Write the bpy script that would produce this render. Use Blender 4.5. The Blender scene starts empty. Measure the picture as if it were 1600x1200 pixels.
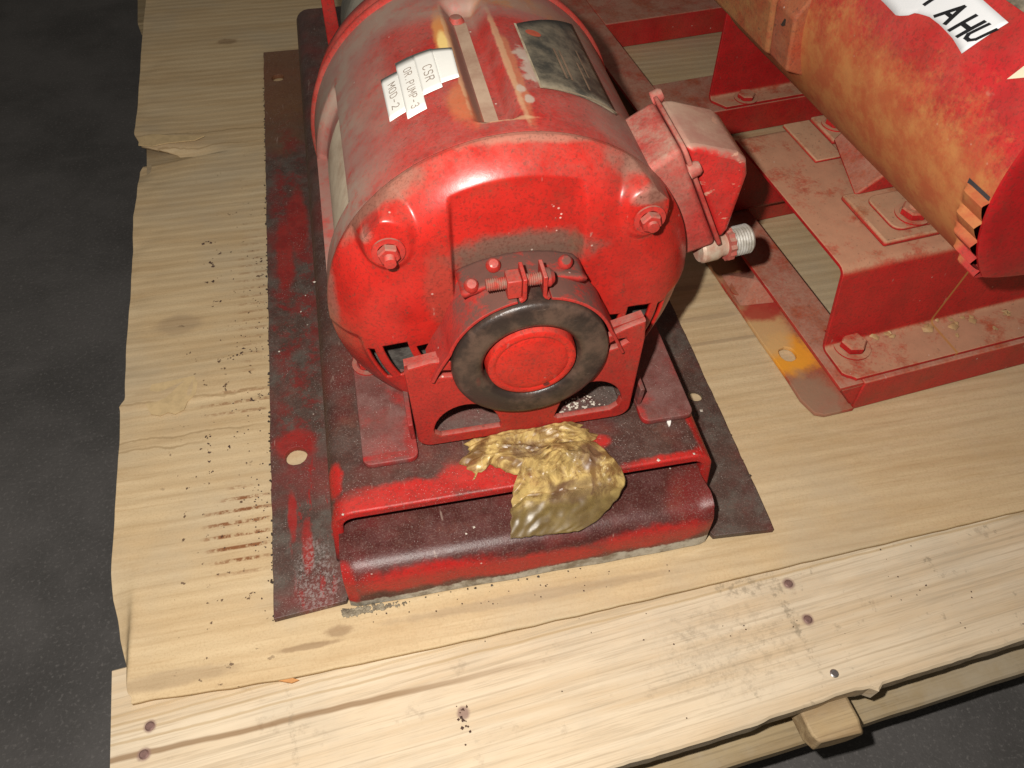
import bpy, bmesh, math, random
from mathutils import Vector, Matrix, noise as mn

random.seed(7)
S = bpy.context.scene
COL = S.collection
R = math.radians

# ------------------------------------------------------------------ camera
cam_d = bpy.data.cameras.new("camera")
cam = bpy.data.objects.new("camera", cam_d)
COL.objects.link(cam)
cam_d.sensor_width = 36.0
cam_d.lens = 29.025
cam_d.clip_start = 0.01
cam_d.clip_end = 100.0
CAMLOC = Vector((-0.0728, -0.2598, 0.5374))
_R = Matrix(((0.98036726, 0.14596158, -0.13257169),
             (-0.19697049, 0.75594081, -0.62430451),
             (0.00909188, 0.63816041, 0.76984974)))
cam.matrix_world = Matrix.Translation(CAMLOC) @ _R.to_4x4()
S.camera = cam

# ------------------------------------------------------------------ light: camera flash in a dim store room
w = bpy.data.worlds.new("World")
S.world = w
w.use_nodes = True
w.node_tree.nodes["Background"].inputs[0].default_value = (1.0, 0.93, 0.82, 1)
w.node_tree.nodes["Background"].inputs[1].default_value = 0.11
fl_d = bpy.data.lights.new("camera_flash", 'SPOT')
fl_d.energy = 18.5
fl_d.color = (1.0, 0.955, 0.89)
fl_d.spot_size = R(128)
fl_d.spot_blend = 0.75
fl_d.shadow_soft_size = 0.007
fl = bpy.data.objects.new("camera_flash", fl_d)
COL.objects.link(fl)
fl.location = CAMLOC + _R @ Vector((-0.045, 0.04, -0.01))
fl.rotation_euler = (Vector((0.02, 0.20, 0.03)) - fl.location).to_track_quat('-Z', 'Y').to_euler()
S.view_settings.view_transform = 'Standard'
S.view_settings.look = 'None'
S.view_settings.exposure = 0.15
S.view_settings.gamma = 1.0

# ------------------------------------------------------------------ node helper
class N:
    def __init__(s, name):
        s.m = bpy.data.materials.new(name)
        s.m.use_nodes = True
        s.t = s.m.node_tree
        s.b = s.t.nodes["Principled BSDF"]
        tc = s.t.nodes.new("ShaderNodeTexCoord")
        s.P = tc.outputs["Object"]
        s._nz = None
    def put(s, sock, v):
        if hasattr(v, "is_output"):
            s.t.links.new(v, sock)
        elif isinstance(v, (tuple, list)) and len(v) == 3 and sock.type == 'RGBA':
            sock.default_value = (*v, 1)
        else:
            sock.default_value = v
    def math(s, op, a, b=0.0, clamp=False):
        n = s.t.nodes.new("ShaderNodeMath"); n.operation = op; n.use_clamp = clamp
        s.put(n.inputs[0], a); s.put(n.inputs[1], b)
        return n.outputs[0]
    def mul(s, a, b): return s.math('MULTIPLY', a, b)
    def add(s, a, b): return s.math('ADD', a, b)
    def sub(s, a, b): return s.math('SUBTRACT', a, b)
    def mx(s, a, b): return s.math('MAXIMUM', a, b)
    def inv(s, a): return s.math('SUBTRACT', 1.0, a)
    def ss(s, v, lo, hi, a=0.0, b=1.0):
        n = s.t.nodes.new("ShaderNodeMapRange"); n.interpolation_type = 'SMOOTHSTEP'
        s.put(n.inputs[0], v)
        n.inputs[1].default_value = lo; n.inputs[2].default_value = hi
        n.inputs[3].default_value = a; n.inputs[4].default_value = b
        return n.outputs[0]
    def mix(s, f, a, b):
        n = s.t.nodes.new("ShaderNodeMix"); n.data_type = 'RGBA'
        s.put(n.inputs[0], f); s.put(n.inputs[6], a); s.put(n.inputs[7], b)
        return n.outputs[2]
    def mapv(s, scale=(1, 1, 1), rot=(0, 0, 0), loc=(0, 0, 0), vec=None):
        n = s.t.nodes.new("ShaderNodeMapping")
        s.put(n.inputs[0], vec if vec else s.P)
        n.inputs[1].default_value = loc; n.inputs[2].default_value = rot; n.inputs[3].default_value = scale
        return n.outputs[0]
    def noise(s, scale, detail=4.0, rough=0.6, vec=None, dist=0.0):
        n = s.t.nodes.new("ShaderNodeTexNoise")
        s.put(n.inputs["Vector"], vec if vec else s.P)
        n.inputs["Scale"].default_value = scale; n.inputs["Detail"].default_value = detail
        n.inputs["Roughness"].default_value = rough; n.inputs["Distortion"].default_value = dist
        return n.outputs[0]
    def vor(s, scale, vec=None, out="Distance"):
        n = s.t.nodes.new("ShaderNodeTexVoronoi")
        s.put(n.inputs["Vector"], vec if vec else s.P)
        n.inputs["Scale"].default_value = scale
        return n.outputs[out]
    def specks(s, scale, size, keep=0.5):
        # round dots of irregular size at random places
        n = s.t.nodes.new("ShaderNodeTexVoronoi")
        s.put(n.inputs["Vector"], s.P)
        n.inputs["Scale"].default_value = scale
        d = s.ss(n.outputs["Distance"], size, size * 0.5)
        sep = s.t.nodes.new("ShaderNodeSeparateColor")
        s.put(sep.inputs[0], n.outputs["Color"])
        return s.mul(d, s.math('GREATER_THAN', sep.outputs[0], 1.0 - keep))
    def xyz(s, vec=None):
        n = s.t.nodes.new("ShaderNodeSeparateXYZ")
        s.put(n.inputs[0], vec if vec else s.P)
        return n.outputs
    def up(s):
        if s._nz is None:
            g = s.t.nodes.new("ShaderNodeNewGeometry")
            n = s.t.nodes.new("ShaderNodeSeparateXYZ")
            s.put(n.inputs[0], g.outputs["Normal"])
            s._nz = n.outputs[2]
        return s._nz
    def blob(s, c, r, amt=0.5, nscale=70.0, soft=0.3):
        # an uneven patch at point c with radii r (object space)
        v = s.t.nodes.new("ShaderNodeVectorMath"); v.operation = 'SUBTRACT'
        s.put(v.inputs[0], s.P); v.inputs[1].default_value = c
        d = s.t.nodes.new("ShaderNodeVectorMath"); d.operation = 'DIVIDE'
        s.t.links.new(v.outputs[0], d.inputs[0]); d.inputs[1].default_value = r
        l = s.t.nodes.new("ShaderNodeVectorMath"); l.operation = 'LENGTH'
        s.t.links.new(d.outputs[0], l.inputs[0])
        e = s.add(l.outputs["Value"], s.mul(s.sub(s.noise(nscale, 4, 0.65), 0.5), amt * 2))
        return s.ss(e, 1.0 + soft, 1.0 - soft)
    def bump(s, h, strength=0.3, dist=0.001):
        n = s.t.nodes.new("ShaderNodeBump")
        n.inputs["Strength"].default_value = strength; n.inputs["Distance"].default_value = dist
        s.put(n.inputs["Height"], h)
        prev = s.b.inputs["Normal"]
        if prev.is_linked:
            s.t.links.new(prev.links[0].from_socket, n.inputs["Normal"])
        s.t.links.new(n.outputs[0], s.b.inputs["Normal"])
    def done(s, col, rough=0.5, metal=0.0, spec=0.5):
        s.put(s.b.inputs["Base Color"], col)
        s.put(s.b.inputs["Roughness"], rough)
        s.put(s.b.inputs["Metallic"], metal)
        s.put(s.b.inputs["Specular IOR Level"], spec)
        return s.m

def painted(name, red=(0.50, 0.020, 0.014), dust=(0.36, 0.27, 0.20), dust_up=0.4, dust_all=0.05, dscale=22.0,
            grime=0.0, grime_col=(0.060, 0.024, 0.018), gscale=28.0, keep=(), dirt=(), rust=0.0, rust_up=0.0,
            rust_col=(0.36, 0.13, 0.03), chips=0.5, glint=0.0, rough=0.38, pale=0.15, bumpy=0.15, extra=()):
    n = N(name)
    big = n.noise(dscale, 6, 0.65)
    fine = n.noise(900.0, 3, 0.6)
    col = n.mix(n.ss(n.noise(45, 5, 0.6), 0.35, 0.7), red, tuple(c * 0.78 for c in red))
    ro = n.add(rough, n.mul(n.noise(120, 4, 0.6), 0.2))
    if grime:
        g = n.ss(n.noise(gscale, 7, 0.68), 0.62 - grime * 0.5, 0.80 - grime * 0.45)
        g = n.mul(g, min(1.0, grime + 0.25))
        k = None
        for c, r in keep:
            b = n.blob(c, r)
            k = b if k is None else n.mx(k, b)
        if k is not None:
            g = n.mul(g, n.inv(n.mul(k, 0.95)))
        gc = n.mix(n.ss(n.noise(60, 5, 0.7), 0.42, 0.62), grime_col, (grime_col[0] * 1.5, grime_col[1] * 2.3, grime_col[2] * 2.4))
        gc = n.mix(n.ss(n.noise(16, 4, 0.6), 0.45, 0.7), gc, (grime_col[0] * 2.6, grime_col[1] * 0.8, grime_col[2] * 0.9))
        gc = n.mix(n.mul(n.ss(fine, 0.5, 0.72), 0.34), gc, (0.28, 0.20, 0.17))
        col = n.mix(g, col, gc)
    for c, r, dc, am in dirt:
        col = n.mix(n.mul(n.blob(c, r), am), col, dc)
    if rust or rust_up:
        m = n.mul(n.ss(n.noise(17, 7, 0.7), 0.40, 0.66), rust)
        if rust_up:
            m = n.mx(m, n.mul(n.mul(n.ss(n.up(), 0.0, 0.8), rust_up), n.ss(n.noise(20, 6, 0.7), 0.22, 0.6)))
        rc = n.mix(n.noise(70, 5, 0.7), rust_col, (rust_col[0] * 0.55, rust_col[1] * 0.5, rust_col[2] * 0.5))
        col = n.mix(m, col, rc)
        ro = n.add(ro, n.mul(m, 0.35))
    d = n.mul(n.ss(big, 0.30, 0.72), dust_all)
    if dust_up:
        d = n.mx(d, n.mul(n.mul(n.ss(n.up(), 0.25, 0.97), dust_up), n.ss(n.noise(dscale * 1.6, 6, 0.7), 0.25, 0.62)))
    d = n.mul(d, n.add(0.62, n.mul(n.ss(n.noise(420, 4, .75), .3, .7), .5)))
    dc = n.mix(n.noise(90, 4, 0.6), dust, tuple(c * 0.68 for c in dust))
    col = n.mix(n.mul(n.ss(n.noise(480, 3, .75), .48, .66), .46), col, (0.085, 0.020, 0.014))
    col = n.mix(n.mul(n.ss(n.noise(33, 6, .72), .54, .70), .30), col, (0.17, 0.045, 0.025))
    col = n.mix(n.math('MINIMUM', d, 0.92), col, dc)
    ro = n.math('MINIMUM', n.add(ro, n.mul(d, 0.4)), 0.95)
    if chips:
        col = n.mix(n.mul(n.ss(n.noise(330, 2, 0.5), 0.66, 0.72), chips), col, (0.07, 0.045, 0.03))
        col = n.mix(n.mul(n.specks(150, 0.16, 0.25), chips * 0.8), col, (0.11, 0.06, 0.035))
    if pale:
        col = n.mix(n.mul(n.specks(110, 0.10, 0.12), pale * 4), col, (0.62, 0.52, 0.44))
        st = n.noise(1.0, 3, 0.6, n.mapv((160, 30, 60), (0.2, 0.3, 0.7)))
        col = n.mix(n.mul(n.ss(st, 0.70, 0.76), pale * 2), col, (0.55, 0.42, 0.34))
    for f in extra:
        col = f(n, col)
    if glint:
        gl = n.mul(n.specks(900, 0.30, 0.30), n.ss(n.noise(45, 5, .7), .42, .62))  # sparkle on the oily surface, painted into the colour as pale specks
        col = n.mix(n.mul(gl, glint), col, (0.62, 0.55, 0.50))
        ro = n.sub(ro, n.mul(gl, 0.12))
    n.bump(n.noise(260, 5, 0.65), bumpy, 0.0006)
    if grime:
        n.bump(n.noise(700, 4, 0.7), 0.35, 0.0006)
    return n.done(col, ro, spec=0.40)

def wood(name, base, dark, scale=1.0, rough=0.65, lines=(), grey=0.35, rotz=0.0):
    n = N(name)
    v = n.mapv((1.3 * scale, 26 * scale, 26 * scale), (0, 0, rotz))
    g = n.noise(2.2, 7, 0.62, v, 0.6)
    v2 = n.mapv((4 * scale, 190 * scale, 190 * scale), (0, 0, rotz))
    g2 = n.noise(2.0, 4, 0.6, v2, 0.2)
    col = n.mix(n.ss(g, 0.36, 0.68), base, dark)
    col = n.mix(n.mul(n.ss(g2, 0.48, 0.68), 0.5), col, tuple(c * 0.66 for c in dark))
    col = n.mix(n.mul(n.ss(n.noise(2.0, 5, .7, n.mapv((14 * scale, 520 * scale, 520 * scale), (0, 0, rotz))), 0.52, 0.68), 0.35), col, tuple(c * 0.55 for c in dark))
    col = n.mix(n.mul(n.ss(n.noise(9, 6, 0.7), 0.42, 0.68), grey), col, (0.40, 0.35, 0.27))
    col = n.mix(n.mul(n.ss(n.noise(38, 5, 0.7), 0.60, 0.72), 0.35), col, (0.20, 0.15, 0.10))
    for f in lines:
        col = f(n, col)
    n.bump(n.add(n.mul(g, 0.6), n.mul(g2, 0.4)), 0.35, 0.0012)
    return n.done(col, n.add(rough, n.mul(g2, 0.15)), spec=0.3)

def plain(name, col, rough=0.5, metal=0.0, var=0.3, scale=60, bump=0.15, spec=0.5, col2=None):
    n = N(name)
    c2 = col2 if col2 else tuple(c * (1 - var) for c in col)
    c = n.mix(n.ss(n.noise(scale, 6, 0.65), 0.35, 0.68), col, c2)
    if bump:
        n.bump(n.noise(scale * 5, 4, 0.6), bump, 0.0008)
    return n.done(c, rough, metal, spec)

# ------------------------------------------------------------------ mesh helpers
class G:
    def __init__(s):
        s.v = []; s.f = []
    def add(s, vs, fs):
        o = len(s.v)
        s.v += [tuple(p) for p in vs]
        s.f += [tuple(i + o for i in f) for f in fs]
        return s
    def box(s, x0, x1, y0, y1, z0, z1, M=None):
        vs = [Vector((x, y, z)) for z in (z0, z1) for y in (y0, y1) for x in (x0, x1)]
        if M is not None: vs = [M @ v for v in vs]
        return s.add(vs, [(0, 2, 3, 1), (4, 5, 7, 6), (0, 1, 5, 4), (2, 6, 7, 3), (0, 4, 6, 2), (1, 3, 7, 5)])
    def grid(s, nu, nv, fn, skip=None, wrap=False):
        vs = [fn(i, j) for j in range(nv) for i in range(nu)]
        fs = []
        for j in range(nv - 1):
            for i in range(nu if wrap else nu - 1):
                if skip and skip(i, j): continue
                k = (i + 1) % nu
                fs.append((j * nu + i, j * nu + k, (j + 1) * nu + k, (j + 1) * nu + i))
        return s.add(vs, fs)
    def lathe(s, prof, c, ax, seg=48, caps=False):
        # prof: (radius, distance along axis)
        ax = Vector(ax).normalized(); c = Vector(c)
        a = ax.orthogonal().normalized(); b = ax.cross(a)
        vs = []
        for r, d in prof:
            for k in range(seg):
                t = 2 * math.pi * k / seg
                vs.append(c + ax * d + (a * math.cos(t) + b * math.sin(t)) * r)
        fs = []
        for j in range(len(prof) - 1):
            for k in range(seg):
                l = (k + 1) % seg
                fs.append((j * seg + k, j * seg + l, (j + 1) * seg + l, (j + 1) * seg + k))
        if caps:
            fs.append(tuple(range(seg))[::-1])
            fs.append(tuple(range((len(prof) - 1) * seg, len(prof) * seg)))
        return s.add(vs, fs)
    def tube(s, pts, r, seg=8):
        pts = [Vector(p) for p in pts]
        vs = []
        for i, p in enumerate(pts):
            t = (pts[min(i + 1, len(pts) - 1)] - pts[max(i - 1, 0)]).normalized()
            a = t.orthogonal().normalized(); b = t.cross(a)
            for k in range(seg):
                q = 2 * math.pi * k / seg
                vs.append(p + (a * math.cos(q) + b * math.sin(q)) * r)
        fs = [(j * seg + k, j * seg + (k + 1) % seg, (j + 1) * seg + (k + 1) % seg, (j + 1) * seg + k)
              for j in range(len(pts) - 1) for k in range(seg)]
        fs += [tuple(range(seg))[::-1], tuple(range((len(pts) - 1) * seg, len(pts) * seg))]
        return s.add(vs, fs)
    def prism(s, poly, fn, d0, d1):
        # closed 2-D polygon swept between d0 and d1 through fn(u, v, d)
        k = len(poly)
        vs = [fn(u, v, d0) for u, v in poly] + [fn(u, v, d1) for u, v in poly]
        fs = [tuple(range(k))[::-1], tuple(range(k, 2 * k))]
        fs += [(i, (i + 1) % k, k + (i + 1) % k, k + i) for i in range(k)]
        return s.add(vs, fs)
    def chunk(s, c, r, flat=1.0):
        vs = []
        for a, b, d in ((1, 0, 0), (-1, 0, 0), (0, 1, 0), (0, -1, 0), (0, 0, 1), (0, 0, -1)):
            q = r * random.uniform(0.6, 1.3)
            vs.append(Vector(c) + Vector((a * q, b * q, d * q * flat)))
        M = Matrix.Rotation(random.uniform(0, 6.28), 3, 'Z')
        vs = [Vector(c) + M @ (v - Vector(c)) for v in vs]
        return s.add(vs, [(0, 2, 4), (2, 1, 4), (1, 3, 4), (3, 0, 4), (2, 0, 5), (1, 2, 5), (3, 1, 5), (0, 3, 5)])

def obj(name, g, mat, parent=None, bevel=0.0, smooth=35, kind=None, solid=0.0, seg=2, off=-1.0, fix=True):
    me = bpy.data.meshes.new(name)
    me.from_pydata(g.v, [], g.f)
    if fix:
        bm = bmesh.new(); bm.from_mesh(me)
        bmesh.ops.remove_doubles(bm, verts=bm.verts, dist=1e-6)
        bmesh.ops.recalc_face_normals(bm, faces=bm.faces)
        bm.to_mesh(me); bm.free()
    me.materials.append(mat)
    if smooth:
        me.shade_smooth()
        me.set_sharp_from_angle(angle=R(smooth))
    o = bpy.data.objects.new(name, me)
    COL.objects.link(o)
    if parent: o.parent = parent
    if solid:
        m = o.modifiers.new("solid", 'SOLIDIFY'); m.thickness = solid; m.offset = off
    if bevel:
        m = o.modifiers.new("bevel", 'BEVEL'); m.width = bevel; m.segments = seg
        m.limit_method = 'ANGLE'; m.angle_limit = R(35)
        m.harden_normals = False
    if kind: o["kind"] = kind
    return o

def plate(name, outline, holes, fn, t, mat, parent, bevel=0.0006, kind=None):
    # flat plate with holes: filled 2-D curve, extruded by t, mapped by the 4x4 fn
    cu = bpy.data.curves.new("tmp", 'CURVE'); cu.dimensions = '2D'; cu.fill_mode = 'BOTH'
    cu.extrude = t / 2 - bevel; cu.bevel_depth = bevel; cu.bevel_resolution = 1
    cu.offset = -bevel
    for lp in [outline] + list(holes):
        sp = cu.splines.new('POLY'); sp.points.add(len(lp) - 1); sp.use_cyclic_u = True
        for p, q in zip(sp.points, lp): p.co = (q[0], q[1], 0, 1)
    tmp = bpy.data.objects.new("tmp", cu); COL.objects.link(tmp)
    dg = bpy.context.evaluated_depsgraph_get()
    me = bpy.data.meshes.new_from_object(tmp.evaluated_get(dg))
    bpy.data.objects.remove(tmp); bpy.data.curves.remove(cu)
    me.transform(fn); me.name = name
    me.materials.clear(); me.materials.append(mat)
    me.shade_smooth(); me.set_sharp_from_angle(angle=R(30))
    o = bpy.data.objects.new(name, me); COL.objects.link(o)
    if parent: o.parent = parent
    if kind: o["kind"] = kind
    return o

XZ = Matrix(((1, 0, 0, 0), (0, 0, -1, 0), (0, 1, 0, 0), (0, 0, 0, 1)))   # plan (u, v) -> (x, z), thickness along y
def T(x, y, z): return Matrix.Translation((x, y, z))

def circ(cx, cy, rx, ry=None, n=24, a0=0, a1=360, rag=0.0):
    ry = ry or rx
    full = abs(a1 - a0) == 360
    return [(cx + rx * (1 + rag * random.uniform(-1, 1)) * math.cos(R(a0 + (a1 - a0) * k / (n if full else n - 1))),
             cy + ry * (1 + rag * random.uniform(-1, 1)) * math.sin(R(a0 + (a1 - a0) * k / (n if full else n - 1)))) for k in range(n)]

def rrect(x0, x1, y0, y1, r, n=5):
    p = []
    for cx, cy, a in ((x1 - r, y1 - r, 0), (x0 + r, y1 - r, 90), (x0 + r, y0 + r, 180), (x1 - r, y0 + r, 270)):
        p += circ(cx, cy, r, n=n, a0=a, a1=a + 90)
    return p

def thing(name, label, cat, loc=(0, 0, 0), rz=0.0, group=None):
    o = bpy.data.objects.new(name, None); COL.objects.link(o)
    o.empty_display_size = 0.05
    o.location = loc; o.rotation_euler = (0, 0, rz)
    return tag(o, label, cat, group)
def tag(o, label, cat, group=None):
    if o.name.startswith("motor_pump_set"): group = "motor pump sets standing on the pallet"
    o["label"] = label; o["category"] = cat
    if group: o["group"] = group
    return o

def lerp(a, b, t): return a + (b - a) * t
def sst(x, a, b):
    t = max(0.0, min(1.0, (x - a) / (b - a))); return t * t * (3 - 2 * t)
def interp(tab, x):
    if x <= tab[0][0]: return tab[0][1]
    for (a, p), (b, q) in zip(tab, tab[1:]):
        if x <= b: return lerp(p, q, (x - a) / (b - a) if b > a else 0)
    return tab[-1][1]

# stroke letters in a box one unit high
GL = {'C': [[(.6, .82), (.45, 1), (.2, 1), (.05, .8), (.05, .2), (.2, 0), (.45, 0), (.6, .18)]],
      'S': [[(.6, .85), (.45, 1), (.15, 1), (.05, .8), (.15, .55), (.5, .45), (.6, .2), (.45, 0), (.15, 0), (.02, .15)]],
      'R': [[(.05, 0), (.05, 1), (.45, 1), (.6, .8), (.45, .52), (.05, .52)], [(.35, .52), (.62, 0)]],
      'O': [[(.2, 0), (.05, .2), (.05, .8), (.2, 1), (.45, 1), (.6, .8), (.6, .2), (.45, 0), (.2, 0)]],
      'P': [[(.05, 0), (.05, 1), (.45, 1), (.6, .8), (.45, .5), (.05, .5)]],
      'U': [[(.05, 1), (.05, .2), (.2, 0), (.45, 0), (.6, .2), (.6, 1)]],
      'M': [[(.0, 0), (.0, 1), (.33, .35), (.66, 1), (.66, 0)]],
      'D': [[(.05, 0), (.05, 1), (.4, 1), (.6, .75), (.6, .25), (.4, 0), (.05, 0)]],
      '-': [[(.1, .45), (.5, .45)]], '.': [[(.25, .0), (.3, .08)]],
      '2': [[(.05, .8), (.2, 1), (.45, 1), (.6, .8), (.5, .5), (.05, 0), (.62, 0)]],
      '3': [[(.05, .85), (.2, 1), (.45, 1), (.58, .78), (.45, .54), (.25, .54)], [(.45, .54), (.62, .28), (.45, 0), (.2, 0), (.03, .15)]],
      'E': [[(.6, 1), (.05, 1), (.05, 0), (.6, 0)], [(.05, .5), (.5, .5)]],
      'N': [[(.05, 0), (.05, 1), (.6, 0), (.6, 1)]],
      'T': [[(0, 1), (.66, 1)], [(.33, 1), (.33, 0)]],
      'A': [[(0, 0), (.34, 1), (.66, 0)], [(.14, .38), (.54, .38)]],
      'H': [[(.05, 0), (.05, 1)], [(.6, 0), (.6, 1)], [(.05, .48), (.6, .48)]]}
def strokes(g, lines, wdt, fn):
    # lines: polylines in (u, v); fn maps (u, v) to 3-D on the surface
    for ln in lines:
        for (a, b), (c, d) in zip(ln, ln[1:]):
            L = math.hypot(c - a, d - b) or 1e-6
            nx, ny = -(d - b) / L * wdt / 2, (c - a) / L * wdt / 2
            ex, ey = (c - a) / L * wdt * .35, (d - b) / L * wdt * .35
            k = 3
            vs = []
            for q in range(k + 1):
                t = q / k
                u = lerp(a - ex, c + ex, t); v = lerp(b - ey, d + ey, t)
                vs += [fn(u + nx, v + ny), fn(u - nx, v - ny)]
            g.add(vs, [(2 * q, 2 * q + 1, 2 * q + 3, 2 * q + 2) for q in range(k)])

# ================================================================== THE GROUND
m_floor = N("floor_concrete")
_c = m_floor.mix(m_floor.ss(m_floor.noise(7, 7, 0.65), 0.35, 0.7), (0.100, 0.093, 0.089), (0.064, 0.060, 0.057))
_c = m_floor.mix(m_floor.mul(m_floor.ss(m_floor.noise(300, 3, 0.7), 0.52, 0.75), 0.55), _c, (0.20, 0.185, 0.175))
_c = m_floor.mix(m_floor.mul(m_floor.ss(m_floor.noise(1.0, 4, 0.6, m_floor.mapv((8, 45, 8), (0, 0, 0.5))), 0.6, 0.75), 0.3), _c, (0.13, 0.12, 0.115))
_c = m_floor.mix(m_floor.mul(m_floor.specks(40, 0.05, 0.2), 0.5), _c, (0.16, 0.14, 0.12))
m_floor.bump(m_floor.noise(240, 5, 0.7), 0.4, 0.002)
m_floor = m_floor.done(_c, 0.75, spec=0.25)
FZ = -0.140
g = G()
g.grid(25, 25, lambda i, j: (-3 + i * 0.25, -2.5 + j * 0.25, FZ))
obj("floor", g, m_floor, smooth=0, kind="structure")

# ================================================================== PALLET
PA = R(4.72)
pal = thing("wooden_pallet", "weathered wooden pallet under the cardboard with its front board bare and a stringer end showing",
            "pallet", (-0.275, -0.1575, 0), PA)
def front_lines(n, col):
    p = n.xyz()
    # dark resin line from the left end, fading out to the right
    l = n.math('ABSOLUTE', n.sub(p[1], n.add(n.sub(0.089, n.mul(p[0], 0.047)), n.mul(n.sub(n.noise(14, 3), 0.5), 0.006))))
    m = n.mul(n.ss(l, 0.0028, 0.0009), n.ss(p[0], 0.34, 0.14))
    col = n.mix(n.mul(m, 0.75), col, (0.20, 0.105, 0.04))
    for y0, sl, a in ((0.098, -0.02, 0.5), (0.104, -0.01, 0.4), (0.110, 0.0, 0.45), (0.116, 0.01, 0.35)):
        l = n.math('ABSOLUTE', n.sub(p[1], n.add(n.add(y0, n.mul(p[0], sl)), n.mul(n.sub(n.noise(18, 3), 0.5), 0.004))))
        col = n.mix(n.mul(n.ss(l, 0.0014, 0.0003), a), col, (0.34, 0.22, 0.09))
    # scuffed grey drag marks and specks of grease
    for cx, cy, rx, ry, a in ((0.452, 0.07, .004, .05, .5), (0.40, 0.05, .05, .03, .25), (0.11, 0.07, .002, .06, .35), (0.43, .09, .02, .01, .5)):
        col = n.mix(n.mul(n.mul(n.blob((cx, cy, -.006), (rx, ry, .05), 0.9, 160), a), n.ss(n.noise(170, 6, .75), .46, .62)), col, (0.19, 0.15, 0.10))
    for cx, cy, r in ((0.0237, 0.1038, .0038), (0.020, 0.0873, .0040), (0.4613, 0.0813, .0042), (0.4613, 0.0534, .0040), (0.2165, 0.0575, .004)):
        col = n.mix(n.mul(n.blob((cx, cy, -.005), (r, r, .02), 0.25, 300), 0.8), col, (0.22, 0.13, 0.11))
    col = n.mix(n.mul(n.mul(n.ss(n.noise(75, 6, .75), .60, .70), n.ss(p[0], .25, .5)), .45), col, (0.10, 0.08, 0.055))
    return col
m_plank = wood("pine_front_board", (0.64, 0.525, 0.375), (0.54, 0.405, 0.255), lines=(front_lines,), grey=0.3)
m_plank2 = wood("pine_hidden_board", (0.40, 0.29, 0.16), (0.28, 0.19, 0.10))
m_block = wood("rough_stringer", (0.42, 0.30, 0.16), (0.25, 0.16, 0.08), scale=1.5, rotz=R(90))
PZ = -0.0055
def board(y0, y1, x0, x1, z1, t, mat, rag=0.0012, nseg=90, name="board", chip=None):
    g = G()
    prof = []
    for i in range(nseg):
        x = lerp(x0, x1, i / (nseg - 1))
        e = mn.noise(Vector((x * 40, 3.1 + y0, 0))) * rag * .45 + mn.noise(Vector((x * 160, 1.7, y0))) * rag * .5
        if chip: e += chip(x)
        prof.append((x, e))
    def fn(i, j):
        x, e = prof[i]
        ring = [(y0 + e + .0015, z1 - .0004), (y0 + e, z1 - .002), (y0 + e + .001, z1 - t), (y1, z1 - t), (y1, z1 - .001), (y1 - .001, z1), (y0 + e + .004, z1)]
        y, z = ring[j % 7]
        return (x, y, z)
    vs = [fn(i, j) for i in range(nseg) for j in range(7)]
    fs = [(i * 7 + j, i * 7 + (j + 1) % 7, (i + 1) * 7 + (j + 1) % 7, (i + 1) * 7 + j) for i in range(nseg - 1) for j in range(7)]
    fs += [tuple(range(7)), tuple(range((nseg - 1) * 7, nseg * 7))[::-1]]
    g.add(vs, fs)
    return obj(name, g, mat, pal, smooth=30)
def chipf(x):
    return -0.0010 * sst(x, .30, .34) * sst(x, .455, .44) + 0.0015 * sst(x, .40, .402) * sst(x, .47, .469) + (-.0035 if .4795 < x < .4835 else 0)
board(0, 0.148, 0, 1.25, PZ, 0.017, m_plank, 0.0009, 260, chip=chipf)
for k in range(8):
    board(0.168 + k * 0.155, 0.168 + k * 0.155 + 0.135, 0.002 + 0.037 * (0.168 + k * 0.155) + random.uniform(0, .004), 1.25, PZ, 0.017, m_plank2, nseg=20)
# stringers (front one end is rough and shows under the front board)
for xs in (0.085, 0.452, 1.20):
    g = G()
    ring0 = [(-.019, -.0228), (.016, -.0228), (.0205, -.031), (.012, -.043), (-.004, -.0500), (-.020, -.040)]
    vs = []
    for y, k in ((-.003 if xs != .452 else -.019, .86), (-.001 if xs != .452 else -.012, 1.0), (.02, 1.0), (1.35, 1.0)):
        for u, v in ring0:
            vs.append((xs + u * k, y + random.uniform(-.002, .002) * (y < 0), -.0235 + (v + .0235) * k))
    fs = [(j * 6 + q, j * 6 + (q + 1) % 6, (j + 1) * 6 + (q + 1) % 6, (j + 1) * 6 + q) for j in range(3) for q in range(6)]
    fs += [tuple(range(6))[::-1], tuple(range(18, 24))]
    g.add(vs, fs)
    obj("stringer", g, m_block, pal, smooth=25, bevel=.0015)
m_deck = wood("pallet_bottom_board", (0.36, 0.27, 0.15), (0.27, 0.19, 0.10), grey=.5)
for y0 in (-.010, 0.55, 1.15):
    board(y0, y0 + .13, .0, 1.25, -.0550, .018, m_deck, nseg=60, name="bottom_board")
m_nail = plain("nail_steel", (0.5, 0.47, 0.45), 0.35, 0.9, scale=300)
for x, y in ((0.0237, 0.1038), (0.020, 0.0873), (0.4595, 0.0148), (0.4613, 0.0813), (0.4613, .0534)):
    g = G(); g.lathe([(0.0, .0006), (.0022, .0006), (.0030, .0), (.0030, -.004)], (x, y, PZ + .0002), (0, 0, 1), 14)
    obj("nail", g, m_nail if y < .03 else plain("nail_rusty", (0.24, 0.14, 0.12), 0.6, .4, scale=400), pal)

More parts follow.
